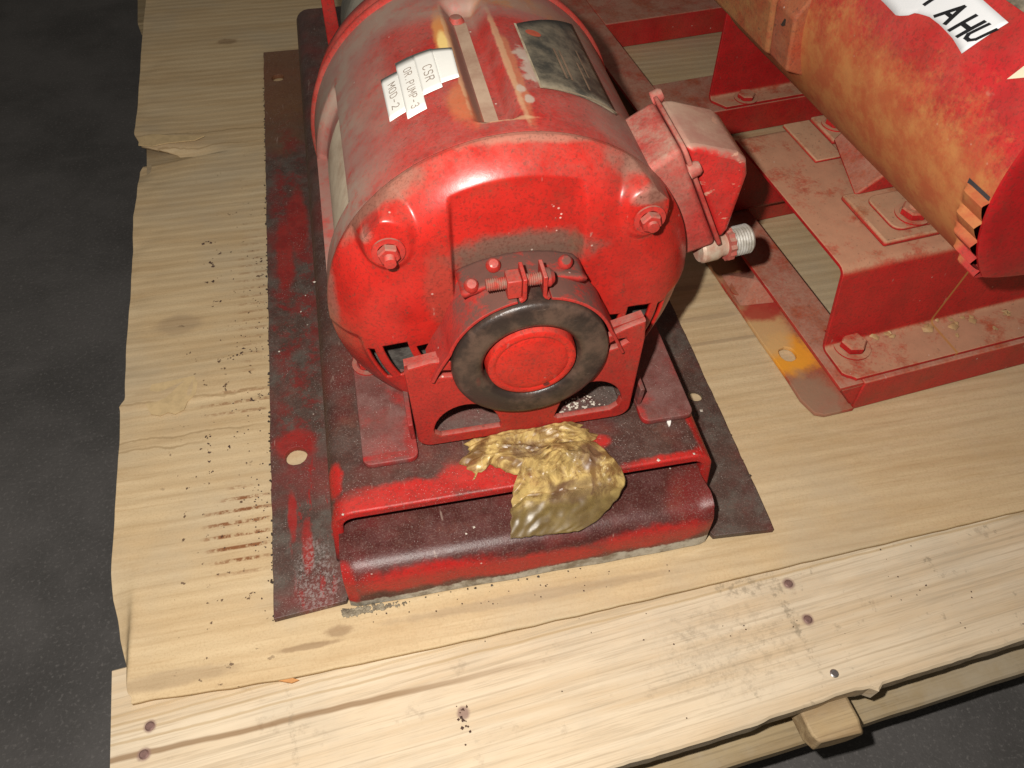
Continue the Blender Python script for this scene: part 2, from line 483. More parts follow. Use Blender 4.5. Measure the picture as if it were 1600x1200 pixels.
# ================================================================== CARDBOARD
LEFT = [(-0.0363, -0.2712), (-0.0329, -0.2739), (-0.0199, -0.2763), (-0.0108, -0.2792), (0.0081, -0.285), (0.0223, -0.2873), (0.0373, -0.2913),
        (0.0573, -0.2934), (0.0995, -0.295), (0.1457, -0.2972), (0.1769, -0.2988), (0.2095, -0.3015), (0.2163, -0.2975),
        (0.2674, -0.3022), (0.3146, -0.3043), (0.3396, -0.3048), (0.4026, -0.308), (0.4622, -0.3126), (0.4936, -0.3121),
        (0.5477, -0.3153), (0.5587, -0.3116), (0.5590, -0.2807), (0.5651, -0.2697), (0.5745, -0.2939), (0.583, -0.3135),
        (0.6058, -0.3229), (0.6581, -0.3251), (0.7364, -0.3287), (0.8314, -0.3333), (0.938, -0.3367), (1.30, -0.345)]
FRONT = [(-0.28, -.0363), (-0.2332, -0.0377), (-0.1929, -0.0389), (-0.1684, -0.0395), (-0.0669, -0.0372), (0.0688, -0.0321),
         (0.2159, -0.0251), (0.3758, -0.0176), (.9, .005)]
def card_stains(n, col):
    p = n.xyz()
    flute = n.math('SINE', n.mul(n.add(p[1], n.mul(n.noise(6, 2), 0.004)), 2 * math.pi / 0.0105))
    col = n.mix(n.mul(n.ss(flute, 0.1, 1.0), 0.10), col, (0.32, 0.20, 0.09))
    # rust combed off along the flutes next to the base
    for c, r, a in (((-0.203, 0.078, 0), (0.024, 0.036, .1), .95), ((-0.205, 0.20, 0), (0.028, 0.016, .1), .6), ((-0.195, 0.33, 0), (0.014, 0.10, .1), .35)):
        m = n.mul(n.mul(n.blob(c, r, 0.45, 60), n.ss(flute, 0.35, 0.9)), n.ss(n.noise(150, 5, 0.7), 0.40, 0.56))
        col = n.mix(n.mul(m, a), col, (0.21, 0.075, 0.025))
    # oily dots
    band = n.blob((-0.215, 0.20, 0), (0.045, 0.30, .1), 0.2, 40)
    m = n.mul(n.mul(n.ss(n.noise(150, 4, 0.55), 0.655, 0.70), band), 0.9)
    col = n.mix(m, col, (0.075, 0.035, 0.02))
    for c, r in (((-.2262, .8035, 0), (.012, .007, .1)), ((-.138, -.014, 0), (.009, .004, .1)), ((-.158, -.021, 0), (.02, .0022, .1))):
        col = n.mix(n.mul(n.blob(c, r, .5, 120), .55), col, (0.20, 0.11, 0.055))
    for c, r in (((-.25, -.026, 0), (.04, .006, .1)), ((-.26, .30, 0), (.02, .012, .1)), ((.0, -.015, 0), (.1, .004, .1)),
                 ((.20, .22, 0), (.05, .003, .1)), ((.20, .26, 0), (.04, .003, .1)), ((.21, .19, 0), (.05, .002, .1))):
        col = n.mix(n.mul(n.blob(c, r, .5, 60), .4), col, (0.27, 0.19, 0.12))
    # pale scuffs in the kraft face
    m = n.ss(n.noise(1.0, 5, .65, n.mapv((12, 60, 1))), .60, .72)
    col = n.mix(n.mul(m, .35), col, (0.66, 0.52, 0.33))
    for y0, x0, x1 in ((.2105, -.31, -.19), (.1745, -.31, -.20), (.165, -.30, -.24), (.602, -.31, -.18), (.575, -.29, -.2)):
        l = n.math('ABSOLUTE', n.sub(p[1], n.add(y0, n.mul(n.sub(n.noise(30, 4), .5), .014))))
        col = n.mix(n.mul(n.mul(n.ss(l, .0016, .0004), n.ss(p[0], x1 + .03, x1 - .02)), .6), col, (0.30, 0.20, 0.10))
    return col
m_card = N("kraft_cardboard")
_c = m_card.mix(m_card.ss(m_card.noise(1.0, 6, 0.65, m_card.mapv((6, 45, 1))), 0.32, 0.72), (0.60, 0.455, 0.270), (0.51, 0.36, 0.195))
_c = m_card.mix(m_card.mul(m_card.ss(m_card.noise(1.0, 6, 0.7, m_card.mapv((9, 260, 1))), 0.48, 0.72), 0.35), _c, (0.33, 0.20, 0.085))
_c = m_card.mix(m_card.mul(m_card.ss(m_card.noise(700, 3, 0.6), 0.45, 0.7), 0.25), _c, (0.34, 0.22, 0.11))
_c = m_card.mix(m_card.mul(m_card.ss(m_card.noise(7, 5, 0.6), 0.45, 0.68), 0.45), _c, (0.45, 0.375, 0.265))
_c = card_stains(m_card, _c)
_fl = m_card.math('SINE', m_card.mul(m_card.add(m_card.xyz()[1], m_card.mul(m_card.noise(6, 2), 0.004)), 2 * math.pi / 0.0105))
m_card.bump(_fl, 0.22, 0.0005)
m_card.bump(m_card.noise(1.0, 5, .7, m_card.mapv((30, 160, 1))), 0.35, 0.001)
m_card = m_card.done(_c, 0.72, spec=0.3)
def card_xy(u, v):
    yb = lerp(-.04, 1.05, v)
    xl = interp(LEFT, yb)
    x = lerp(xl, 0.80, u ** 1.7)
    yf = interp(FRONT, x) + mn.noise(Vector((x * 60, 0, 0))) * .0007
    y = yf + (1.05 - yf) * v
    return x, y, xl
def card_z(x, y, xl):
    z = mn.noise(Vector((x * 6, y * 14, 0))) * .0009 + .0002
    d = x - xl
    z += mn.noise(Vector((x * 45, y * 45, 3))) * .0014 * sst(d, .05, .0)
    z -= .009 * sst(d, .022, -.004) * sst(y, .075, .01) * sst(x, -.2745, -.2800)          # corner crushed down over the pallet end
    z -= .0008 * sst(y, interp(FRONT, x) + .008, interp(FRONT, x) - .001) * sst(x, -.02, -.12)
    z += .0035 * sst(d, .09, .0) * sst(y, .575, .583) * sst(y, .66, .60)   # lifted lip above the tear
    z -= .006 * sst(d, .06, .0) * sst(y, .574, .566) * sst(y, .50, .55)
    z += .0018 * sst(y, .2085, .2115) * sst(x, -.17, -.20) * sst(y, .27, .23)  # folded ply
    # stays under the bases
    if y < .02 and x > -.2750: z = max(z, -.0003)
    return min(z, .0010) if (x > -.182 and x < .186) else z
rows = [lerp(0, 1, j / 300) ** 1.25 for j in range(301)]
g = G()
def cfn(i, j):
    x, y, xl = card_xy(i / 139, rows[j])
    z = card_z(x, y, xl)
    if x > -.182: z = lerp(z, min(z, -.0003), sst(x, -.184, -.178))
    return (x, y, z - .0004)
g.grid(140, 301, cfn)
card = obj("cardboard_sheet", g, m_card, smooth=0, solid=.0042, fix=False)
card.data.shade_smooth()
tag(card, "brown corrugated cardboard sheet with ragged left edge lying on the pallet", "cardboard")
# torn paper flap and peeled strip on the left, loose on the sheet
m_paper = plain("torn_kraft_paper", (0.58, 0.42, 0.22), 0.75, var=.2, scale=90)
g = G()
fl_out = [(-.277, .231), (-.262, .232), (-.243, .2345), (-.2395, .226), (-.2405, .214), (-.247, .207), (-.249, .199), (-.256, .195), (-.262, .198), (-.268, .1955), (-.2755, .199), (-.281, .212)]
g.prism(fl_out, lambda a, b, d: (a, b, d + mn.noise(Vector((a * 60, b * 60, 0))) * .0008), .0014, .0021)
tag(obj("torn_paper_flap", g, m_paper, smooth=20), "pale torn paper flap peeled up on the left of the cardboard, beside the red base", "paper flap")
g = G()
pts = [(-.3150, .596), (-.300, .599), (-.285, .592), (-.262, .588), (-.2450, .584), (-.255, .578), (-.285, .578), (-.300, .576), (-.315, .580)]
g.prism(pts, lambda a, b, d: (a, b, d + .004 + mn.noise(Vector((a * 50, b * 50, 5))) * .002), .0015, .0026)
tag(obj("torn_cardboard_strip", g, m_paper, smooth=20), "raised strip of torn cardboard beside the dark hole at the sheet's upper left edge", "cardboard scrap")

# loose dirt
m_crumb = plain("rust_crumb", (0.09, 0.045, 0.03), 0.7, var=.5, scale=300)
g = G()
spots = [(-.2375, .4082, .0045), (-.2335, .3772, .004), (-.232, .350, .0025), (-.2109, .2498, .004), (-.206, .252, .003), (-.215, .2475, .003), (-.203, .258, .0025), (-.2292, .169, .0025),
         (-.2285, .161, .002), (-.228, .152, .002), (-.2275, .143, .002), (-.2262, .133, .002), (-.2125, .154, .0022), (-.196, .20, .0025), (-.19, .204, .002), (-.226, .3895, .002),
         (-.2285, .323, .0018), (-.2243, .3225, .002), (-.2152, .390, .0015), (-.188, .3715, .003), (-.186, .351, .002)]
for x, y, r in spots:
    for k in range(5):
        g.chunk((x + random.gauss(0, r * .5), y + random.gauss(0, r * .5), .0009), r * random.uniform(.22, .5), .45)
for k in range(100):
    x = -.184 - abs(random.gauss(0, .012)); y = random.choice((.07, .12, .19, .27, .33)) + random.gauss(0, .022)
    g.chunk((x, y, .0008), random.uniform(.0003, .0009), .6)
for k in range(26):
    g.chunk((random.uniform(-.12, .1), -.006 - abs(random.gauss(0, .008)), .0006), random.uniform(.0003, .0008), .6)
for k in range(16):
    g.chunk((-.0649 + random.gauss(0, .0025), -.0825 + random.gauss(0, .006), PZ + .0006), random.uniform(.0004, .0013), .6)
for k in range(40):
    g.chunk((random.uniform(-.05, .33), -.06 + random.gauss(0, .02), PZ + .0005), random.uniform(.0003, .0008), .6)
obj("rust_crumbs", g, m_crumb, smooth=0, kind="stuff")
g = G()
for k in range(150):
    y = random.uniform(.0, .70)
    g.chunk((-.1806 + random.gauss(0, .0006), y, .0012 + random.random() * .003), random.uniform(.0005, .0013), .7)
for k in range(14):
    g.chunk((lerp(-.126, .05, random.random()), -.0012 - random.random() * .0012, .0008), random.uniform(.0005, .0012), .6)
for k in range(50):
    g.chunk((.1808 + random.gauss(0, .0005), random.uniform(.01, .25), .0012 + random.random() * .003), random.uniform(.0004, .0010), .7)
CRUST = g
g = G()
g.prism([(-.1815, -.0385), (-.171, -.0425), (-.166, -.0415), (-.170, -.0395)], lambda a, b, d: (a, b, d), PZ + .0008, PZ + .0024)
tag(obj("wood_splinter", g, plain("splinter_wood", (0.60, 0.28, 0.09), .6), smooth=0), "small orange wood splinter on the front board near the cardboard edge", "splinter")

# ================================================================== PUMP SET 1 (centre)
p1 = thing("motor_pump_set", "red motor with white tape labels on an oily steel base at the pallet centre", "motor")
HZ = 0.066
def white_edge(n, col):
    # bare metal and scraped filler along the foot of the front face
    p = n.xyz()
    lim = n.add(n.add(0.009, n.mul(p[0], 0.022)), n.mul(n.sub(n.noise(55, 5, .7), .5), .014))
    m = n.ss(n.sub(p[2], lim), .0022, -.0006)
    c2 = n.mix(n.ss(n.noise(60, 5, .7), .4, .65), (0.46, 0.44, 0.38), (0.20, 0.17, 0.13))
    return n.mix(n.mul(m, n.ss(p[1], .02, .004)), col, c2)
GR = (0.046, 0.017, 0.014)
m_base = painted("oily_red_base", red=(0.50, 0.012, 0.010), grime=1.0, grime_col=GR, dust_up=0.10, dust_all=.04, chips=.3, glint=.55, pale=.1, rough=.36, bumpy=.3,
    keep=[((-.085, .040, .066), (.045, .012, .03)), ((-.115, .036, .062), (.022, .010, .02)), ((-.030, .050, .066), (.024, .013, .03)), ((-.010, .040, .066), (.02, .009, .02)),
          ((-.1265, .066, .064), (.006, .014, .02)), ((.130, .075, .064), (.0055, .035, .03)), ((.110, .034, .062), (.045, .006, .03)), ((.133, .035, .05), (.012, .010, .05)),
          ((.0555, .060, .066), (.010, .006, .02)), ((-.13, .036, .045), (.012, .006, .03)), ((.0, .034, .060), (.14, .003, .006))])
def mottle(n, col):
    m = n.mul(n.blob((-.156, .33, .005), (.020, .26, .05), .5, 30), n.ss(n.noise(48, 7, .75), .47, .60))
    col = n.mix(n.mul(m, .75), col, n.mix(n.noise(200, 3, .6), (0.30, 0.014, 0.012), (0.10, 0.02, 0.018)))
    m = n.mul(n.blob((-.150, .06, .005), (.014, .09, .05), .5, 40), n.ss(n.noise(1.0, 5, .7, n.mapv((110, 28, 50))), .56, .62))
    col = n.mix(n.mul(m, .8), col, (0.26, 0.016, 0.014))
    m = n.mul(n.blob((-.150, .025, .005), (.014, .03, .05), .6, 60), n.ss(n.noise(500, 4, .7), .46, .62))
    return n.mix(n.mul(m, .5), col, (0.34, 0.30, 0.28))
m_flange = painted("oily_side_flange", red=(0.30, 0.014, 0.012), grime=1.0, grime_col=(0.056, 0.030, 0.024), gscale=22, dust_up=.08, dust_all=.06, chips=.3, glint=.55, rough=.4, bumpy=.5,
    keep=[((-.160, .143, .005), (.016, .014, .03)), ((-.163, .37, .005), (.008, .05, .03)), ((-.155, .05, .005), (.004, .02, .03)), ((-.165, .08, .005), (.003, .02, .03)), ((-.150, .42, .005), (.01, .05, .02))],
    rust=0.0, dirt=[((-.16, .70, .005), (.04, .09, .05), (.20, .085, .035), .75), ((-.162, .60, .005), (.03, .06, .05), (.17, .075, .03), .6)], extra=(mottle,))
m_cap = painted("red_front_cap", red=(0.44, 0.012, 0.011), grime=1.0, grime_col=(0.056, 0.011, 0.010), gscale=18, dust_up=.06, dust_all=.03, chips=.3, glint=.4, rough=.27, bumpy=.22,
    keep=[((-.075, .0, .027), (.055, .012, .012)), ((.0, .0, .021), (.06, .010, .010)), ((.085, .0, .025), (.045, .012, .011)), ((-.126, .0, .03), (.006, .012, .03))], extra=(white_edge,))
# hat section: outer shell profile with folded lip
def hat_prof(w, h, t, r, n=6):
    o = [(-w - .004, .0045)] + circ(-w + r, h - r, r, n=n, a0=180, a1=90) + circ(w - r, h - r, r, n=n, a0=90, a1=0) + [(w + .004, .0045)]
    i = [(w + .004 - t, .0045)] + circ(w - r, h - r, r - t, n=n, a0=0, a1=90) + circ(-w + r, h - r, r - t, n=n, a0=90, a1=180) + [(-w - .004 + t, .0045)]
    return o + i
g = G()
g.prism(hat_prof(.1335, HZ, .0075, .016), lambda a, b, d: (a + .002, d, b), .0345, .735)
obj("base_channel", g, m_base, p1, bevel=.0016, seg=3, smooth=40)
for sx in (-1, 1):
    hx = -.1605 if sx < 0 else .160
    holes = [circ(hx, .1325, .0085, n=20, rag=.03), circ(hx - .003, .6944, .0075, n=20)]
    if sx > 0: holes = [circ(.166, .131, .006, n=16), circ(.163, .66, .007, n=16)]
    x0, x1 = (-.180, -.127) if sx < 0 else (.131, .1805)
    ol = []
    for k in range(81):
        ol.append((x0 if sx < 0 else x1, lerp(.0, .758, k / 80)))
    ol = [(x + random.uniform(-.0004, .0004), y) for x, y in ol]
    inner = [(x1, .758), (x1, .012), (x1 - .004, .004)] if sx < 0 else [(x0, .758), (x0, .012), (x0 + .004, .003)]
    pl = plate("side_flange", ol + inner, holes, T(0, 0, .0027), .0052, m_flange, p1, .0005)
# front cap: rolled plate
prof = [(.13, .043), (.030, .043)] + [(.0165 - .0165 * math.sin(R(a)), .0265 + .0165 * math.cos(R(a))) for a in range(0, 91, 10)] + [(.0, .001), (.005, .001), (.005, .026), (.018, .036), (.13, .036)]
g = G()
K = 60
def capx(k): return lerp(-.1285, .1285, k / (K - 1))
vs = []
for k in range(K):
    x = capx(k)
    for (y, z) in prof:
        e = mn.noise(Vector((x * 30, 0, z * 20))) * .0007
        z2 = z + (.0045 * (sst(abs(x), .121, .1285)) if .026 < z and y < .03 else 0)
        vs.append((x, y + e * (y < .004) + .002 * sst(abs(x), .122, .1285) * (y < .004), z2 if z > .002 else z + max(0, mn.noise(Vector((x * 40, 2, 2)))) * .0012))
L = len(prof)
fs = [(k * L + q, k * L + (q + 1) % L, (k + 1) * L + (q + 1) % L, (k + 1) * L + q) for k in range(K - 1) for q in range(L)]
fs += [tuple(range(L)), tuple(range((K - 1) * L, K * L))[::-1]]
g.add(vs, fs)
obj("front_cap", g, m_cap, p1, smooth=50)
# gritty filler squeezed out at the left end of the cap
g = G()
for k in range(70):
    t = k / 69
    g.chunk((lerp(-.133, -.090, t ** 1.4) + random.gauss(0, .0012), -.001 - random.random() * .004, .001), random.uniform(.001, .0026) * (1.2 - .7 * t), .7)
obj("filler_bead", g, plain("dry_filler", (0.32, 0.27, 0.19), .8, col2=(.12, .09, .06), scale=200), p1, smooth=0, kind="stuff")

obj("grime_crust", CRUST, plain("oily_crust", (0.045, 0.030, 0.022), .5, var=.4, scale=300), p1, smooth=0, kind="stuff")
# motor feet / cradle
m_foot = painted("dusty_red_foot", red=(0.36, 0.014, 0.013), grime=.72, grime_col=(0.11, 0.035, 0.030), dust_up=.30, dust=(0.27, 0.15, 0.125), dust_all=.12, chips=.3, glint=.5, rough=.4, bumpy=.3,
                 keep=[((-.069, .08, .07), (.006, .03, .03)), ((.0915, .07, .07), (.005, .01, .03)), ((-.087, .072, .07), (.02, .0025, .02))])
for sx, x0, x1 in ((-1, -.1055, -.0675), (1, .0915, .1300)):
    ol = rrect(x0, x1, .0665, .335, .006)
    plate("motor_foot", ol, [], T(0, 0, HZ + .0028), .0048, m_foot, p1, .001)
    g = G()
    xi = x1 if sx < 0 else x0
    g.prism([(xi - .0035 * (sx < 0), HZ + .0054), (xi + .0035 * (sx > 0), HZ + .0054), (xi + sx * .001 + .0035 * (sx > 0), .088), (xi + sx * .001 - .0035 * (sx < 0), .088)],
            lambda a, b, d: (a, d, b), .082, .33)
    obj("cradle_side", g, m_foot, p1, bevel=.0008)
m_bell = painted("red_end_bell", red=(0.49, 0.020, 0.014), dust=(0.30, 0.19, 0.14), dust_up=.30, dust_all=.02, dscale=34, chips=.45, pale=.12, rough=.19, bumpy=.14,
    dirt=[((.0095, .10, .206), (.046, .03, .012), (.15, .085, .062), .95), ((.0095, .115, .197), (.044, .012, .009), (.13, .075, .055), .95), ((-.040, .11, .185), (.010, .03, .03), (.20, .07, .045), .4),
          ((-.080, .132, .245), (.040, .010, .030), (.24, .145, .10), .7), ((.096, .130, .248), (.03, .012, .022), (.22, .13, .095), .8), ((-.112, .128, .19), (.008, .02, .05), (.24, .15, .11), .6), ((-.088, .105, .232), (.012, .02, .006), (.26, .16, .12), .7), ((.088, .105, .236), (.012, .02, .006), (.26, .17, .13), .7), ((.092, .11, .235), (.006, .02, .018), (.10, .06, .04), .5), ((.030, .134, .270), (.05, .005, .008), (.36, .20, .14), .6), ((.045, .11, .205), (.004, .01, .01), (.12, .08, .05), .6)],
    extra=(lambda n, c: n.mix(n.mul(n.specks(330, .30, .6), n.mul(n.blob((.031, .11, .222), (.0075, .03, .010), .5, 200), .9)), c, (.72, .50, .42)),))
m_upr = painted("red_cradle_plate", red=(0.42, 0.022, 0.015), grime=.22, grime_col=(0.12, 0.035, 0.02), dust_up=.6, dust=(0.36, 0.20, 0.16), dust_all=.05, chips=.5, rough=.36, bumpy=.15)
CX, CZ = .0095, .150
a0, a1 = 171, 369
up_o = [(-.0665, .080)] + circ(-.0565, .0805, .0100, n=6, a0=180, a1=270)[1:] + circ(.0735, .0805, .0100, n=6, a0=270, a1=360) + [(.0850, .150), (.0835, .1665), (.070, .1615), (.0615, .157)] \
       + circ(CX, CZ, .0485, n=30, a0=368, a1=176)[::1]
up_o += [(-.042, .1555), (-.053, .156), (-.067, .153), (-.0695, .149)]
def dcut(pts):
    return pts
cutL = [(-.0545, .0835)] + circ(-.0325, .084, .0225, .0255, n=16, a0=172, a1=20) + [(-.0085, .0825), (-.0095, .0800), (-.0500, .0800)]
cutR = [(.0755, .0905)] + circ(.0535, .086, .0230, .0275, n=16, a0=8, a1=150) + [(.0285, .0815), (.031, .0795), (.069, .0800), (.074, .084)]
hl = [(-.0525, .1415), (-.0500, .1455), (-.0455, .1470), (-.0400, .1460), (-.0395, .1400)]
hr = [(.0715, .1530), (.0740, .1490), (.0690, .1455), (.0600, .1430), (.0600, .1490), (.066, .1525)]
plate("cradle_plate", up_o, [cutL, cutR, hl, hr], T(0, .0775, 0) @ XZ, .0048, m_upr, p1, .0012)
# bent-back ledges on top of the cradle plate and the sheet under it
for x0, z0, x1, z1 in ((-.0690, .1515, -.0430, .1555), (.0640, .1600, .0835, .1660)):
    g = G()
    g.add([(x0, .0798, z0), (x1, .0798, z1), (x1, .0865, z1 - .001), (x0, .0865, z0 - .001), (x0, .0798, z0 - .004), (x1, .0798, z1 - .004), (x1, .0865, z1 - .005), (x0, .0865, z0 - .005)],
          [(0, 1, 2, 3), (4, 7, 6, 5), (0, 4, 5, 1), (1, 5, 6, 2), (2, 6, 7, 3), (3, 7, 4, 0)])
    obj("cradle_ledge", g, m_upr, p1)
g = G(); g.box(-.064, .080, .0800, .33, HZ + .0008, HZ + .0048)
obj("cradle_floor", g, painted("gritty_cradle_floor", red=(.16, .02, .018), grime=1.0, grime_col=(0.045, .026, .022), dust_all=.3, dust=(.22, .17, .14), glint=.9, rough=.5, bumpy=.7), p1)
# rubber ring and hub
m_rub = N("dirty_rubber")
_c = m_rub.mix(m_rub.ss(m_rub.noise(40, 6, .7), .40, .65), (0.030, 0.020, 0.016), (0.095, 0.056, 0.040))
_c = m_rub.mix(m_rub.mul(m_rub.ss(m_rub.noise(30, 5, .7), .60, .7), .4), _c, (0.16, .022, .018))
_c = m_rub.mix(m_rub.mul(m_rub.ss(m_rub.noise(1, 4, .6, m_rub.mapv((40, 40, 260), (0, .6, 0))), .66, .72), .4), _c, (0.28, .22, .18))
m_rub.bump(m_rub.noise(350, 5, .7), .4, .0007)
m_rub = m_rub.done(_c, .34)
g = G()
g.lathe([(.0305, .020), (.0305, .0035), (.0320, .0012), (.0345, .0003), (.0375, .0), (.0460, .0005), (.0490, .0014), (.0500, .0032), (.0503, .006), (.0503, .036)], (CX, .0680, CZ), (0, 1, 0), 72)
obj("rubber_ring", g, m_rub, p1, smooth=50)
m_hub = painted("red_hub", red=(0.54, 0.020, 0.012), dust_up=.2, dust_all=.03, chips=.4, pale=.05, rough=.26, bumpy=.12, grime=.12, grime_col=(.12, .03, .02),
                extra=(lambda n, c: n.mix(n.mul(n.blob((CX + .010, .066, CZ - .0215), (.0022, .02, .0016), .2, 300), .9), c, (.06, .02, .015)),))
g = G()
g.lathe([(0, -.0002), (.018, -.0002), (.0215, .0002), (.0232, .0009), (.0242, .0004), (.0262, .0002), (.0280, .0012), (.0290, .004), (.0294, .020)], (CX, .0672, CZ), (0, 1, 0), 72)
obj("hub_cap", g, m_hub, p1, smooth=40)
g = G()
g.lathe([(.0500, .0), (.0506, .042)], (CX, .0745, CZ), (0, 1, 0), 64)
obj("hub_housing", g, painted("dusty_hub_housing", dust=(.115, .066, .049), dust_up=1.5, dust_all=.6, chips=.3, rough=.6), p1, smooth=50)
# clamp strap: band over the ring, two upright lugs, screw and square nut
m_strap = painted("dusty_clamp_strap", red=(0.46, 0.022, 0.016), dust=(0.110, 0.062, 0.046), dust_up=1.6, dust_all=.30, dscale=40, chips=.2, pale=.1, rough=.5, bumpy=.25)
strap = None
g = G()
def band(path, y0, y1, t):
    # path: list of (x, z); thin band with thickness t outwards
    k = len(path); outp = []
    for i, (x, z) in enumerate(path):
        ax, az = path[max(i - 1, 0)]; bx, bz = path[min(i + 1, k - 1)]
        L = math.hypot(bx - ax, bz - az); nx, nz = -(bz - az) / L, (bx - ax) / L
        outp.append((x + nx * t, z + nz * t))
    poly = path + outp[::-1]
    vs = [(x, y0, z) for x, z in poly] + [(x, y1, z) for x, z in poly]
    n2 = 2 * k
    fs = []
    for i in range(k - 1):
        fs += [(i, i + 1, n2 - 2 - i, n2 - 1 - i), (n2 + i, n2 + n2 - 1 - i, n2 + n2 - 2 - i, n2 + i + 1)]
    fs += [(i, n2 + i, n2 + (i + 1) % n2, (i + 1) % n2) for i in range(n2)]
    return vs, fs
rs = .0515
pathL = [(-.0520, .1410), (-.0470, .1520), (-.0425, .160)] + [(CX + rs * math.cos(R(a)), CZ + rs * math.sin(R(a))) for a in range(164, 96, -4)]
pathR = [(CX + rs * math.cos(R(a)), CZ + rs * math.sin(R(a))) for a in range(78, 14, -4)] + [(.0615, .160), (.0650, .1520), (.0690, .1430)]
# left band runs up over the ring with its outside facing away from the ring
g.add(*band(pathL, .0712, .1000, .0021)); g.add(*band(pathR, .0712, .1000, .0021))
lugL = [(CX + rs * math.cos(R(98)), CZ + rs * math.sin(R(98))), (.0046, CZ + .0525), (.0056, CZ + .0545), (.0056, CZ + .0690)]
lugR = [(.0150, CZ + .0690), (.0150, CZ + .0545), (.0160, CZ + .0525), (CX + rs * math.cos(R(80)), CZ + rs * math.sin(R(80)))]
strap = obj("clamp_strap", g, m_strap, p1, bevel=.0004, smooth=40)
for lg in (lugL, lugR):
    g = G(); g.add(*band(lg, .0708, .0865, .0024))
    obj("strap_lug", g, m_upr, strap, bevel=.0005, smooth=40)
zs = CZ + .0618
m_scr = plain("dusty_screw", (0.27, 0.16, 0.12), .55, .2, scale=200, col2=(.40, .05, .035))
g = G()
sp = []
for k in range(30):
    d = k * .00125
    sp += [(.0033, d), (.0039, d + .0006)]
g.lathe([(0, -.0002)] + sp + [(0, sp[-1][1] + .0006)], (-.017, .0785, zs), (1, 0, 0), 14)
obj("clamp_screw", g, m_scr, strap, smooth=30)
g = G(); g.lathe([(0, .006), (.0035, .0055), (.0056, .003), (.0058, 0), (0, 0)], (.0172, .0785, zs), (1, 0, 0), 20)
obj("screw_head", g, m_strap, strap)
g = G(); g.box(-.0055, .0030, .0725, .0835, zs - .0080, zs + .0055)
obj("square_nut", g, painted("nut_paint", red=(.46, .03, .02), dust_up=1.0, dust=(.2, .12, .09), dust_all=.15), strap, bevel=.0008)
for x, y, z in ((-.0235, .089, .2010), (-.0085, .099, .2055), (.0350, .096, .2035)):
    g = G(); g.lathe([(0, .0042), (.0028, .0038), (.0042, .0022), (.0046, 0)], (x, y + .003, z - .001), (0, -.5, .85), 16)
    obj("rivet", g, m_strap if x > .03 else m_upr, strap)
# slanted dirty shelf between bell recess and strap
g = G()
g.grid(20, 8, lambda i, j: (lerp(-.0300, .0470, i / 19), lerp(.0900, .1165, j / 7), lerp(.2042, .2010, j / 7) - .0085 * abs((i / 19 - .5) * 2) ** 2 + mn.noise(Vector((i * .7, j * .9, 0))) * .0007))
obj("clamp_bracket", g, m_strap, p1, smooth=60, solid=.004)

# end bell (height field round the axis)
NT, NR = 540, 84
r_tab = [.0495 + (.121 - .0495) * k / (NR - 6) for k in range(NR - 5)]
def bell_y(r, th):
    x = CX + r * math.cos(th); z = CZ + r * math.sin(th)
    if r < .082: y = .1060 + .0025 * (r / .082) ** 2
    else:
        q = min(1.0, (r - .082) / .0388)
        y = .1085 + .0245 * q ** 2.7
    rec = sst(x, -.0328, -.0298) * sst(x, .0500, .0435) * sst(z, .165, .185)
    y = lerp(y, max(y, .1150), rec)
    for bx in (-.0785, .0775):
        # flared boss: narrow at the bottom, running out into the shoulder above
        dx, dz = x - CX - bx, z - CZ - .0720
        d = math.hypot(dx / (1.0 + max(0, dz) * 14), dz / (1.05 if dz < 0 else 1.5))
        b = sst(d, .0180, .0120)
        y = lerp(y, min(y, .1070), b * .9)
    lo = sst(z, .150, .141) * sst(r, .1020, .1050)
    y += lo * .0035
    return y
def in_win(r, th):
    d = math.degrees(th) % 360
    if d > 180 + 90: d2 = 360 - d
    elif d > 90: d2 = d - 180
    else: return False
    k_ = 3.5 if math.cos(th) > 0 else 0
    for r0, r1, a, b in ((.0560, .0695, 10.5 - k_, 34), (.0740, .0910, 6 - k_, 27), (.0965, .1010, 7 - k_, 26), (.0740, .0910, 34, 52), (.0740, .0910, 60, 80)):
        if r0 < r < r1 and a < d2 < b: return True
    return False
g = G()
def bfn(i, j):
    th = 2 * math.pi * i / NT
    if j < len(r_tab):
        r = r_tab[j]; return (CX + r * math.cos(th), bell_y(r, th), CZ + r * math.sin(th))
    y = (.1334, .1342, .1349, .1355, .1360)[j - len(r_tab)]
    r = .1210
    y += sst(CZ + r * math.sin(th), .150, .141) * .0035
    return (CX + r * math.cos(th), y, CZ + r * math.sin(th))
def bskip(i, j):
    if j >= len(r_tab) - 1: return False
    return in_win((r_tab[j] + r_tab[j + 1]) / 2, 2 * math.pi * (i + .5) / NT)
g.grid(NT, len(r_tab) + 5, bfn, bskip, wrap=True)
bell = obj("end_bell", g, m_bell, p1, smooth=60, solid=.0028, off=-1)
g = G()
g.lathe([(.045, 0), (.118, .004)], (CX, .1300, CZ), (0, 1, 0), 48)
obj("motor_winding", g, plain("dusty_winding", (0.115, 0.100, 0.085), .8, col2=(.05, .04, .035), scale=120, bump=.8), p1)
m_bolt = painted("red_bolt", red=(0.46, 0.022, 0.016), dust_up=.9, dust=(.28, .19, .14), dust_all=.15, chips=.4, rough=.42)
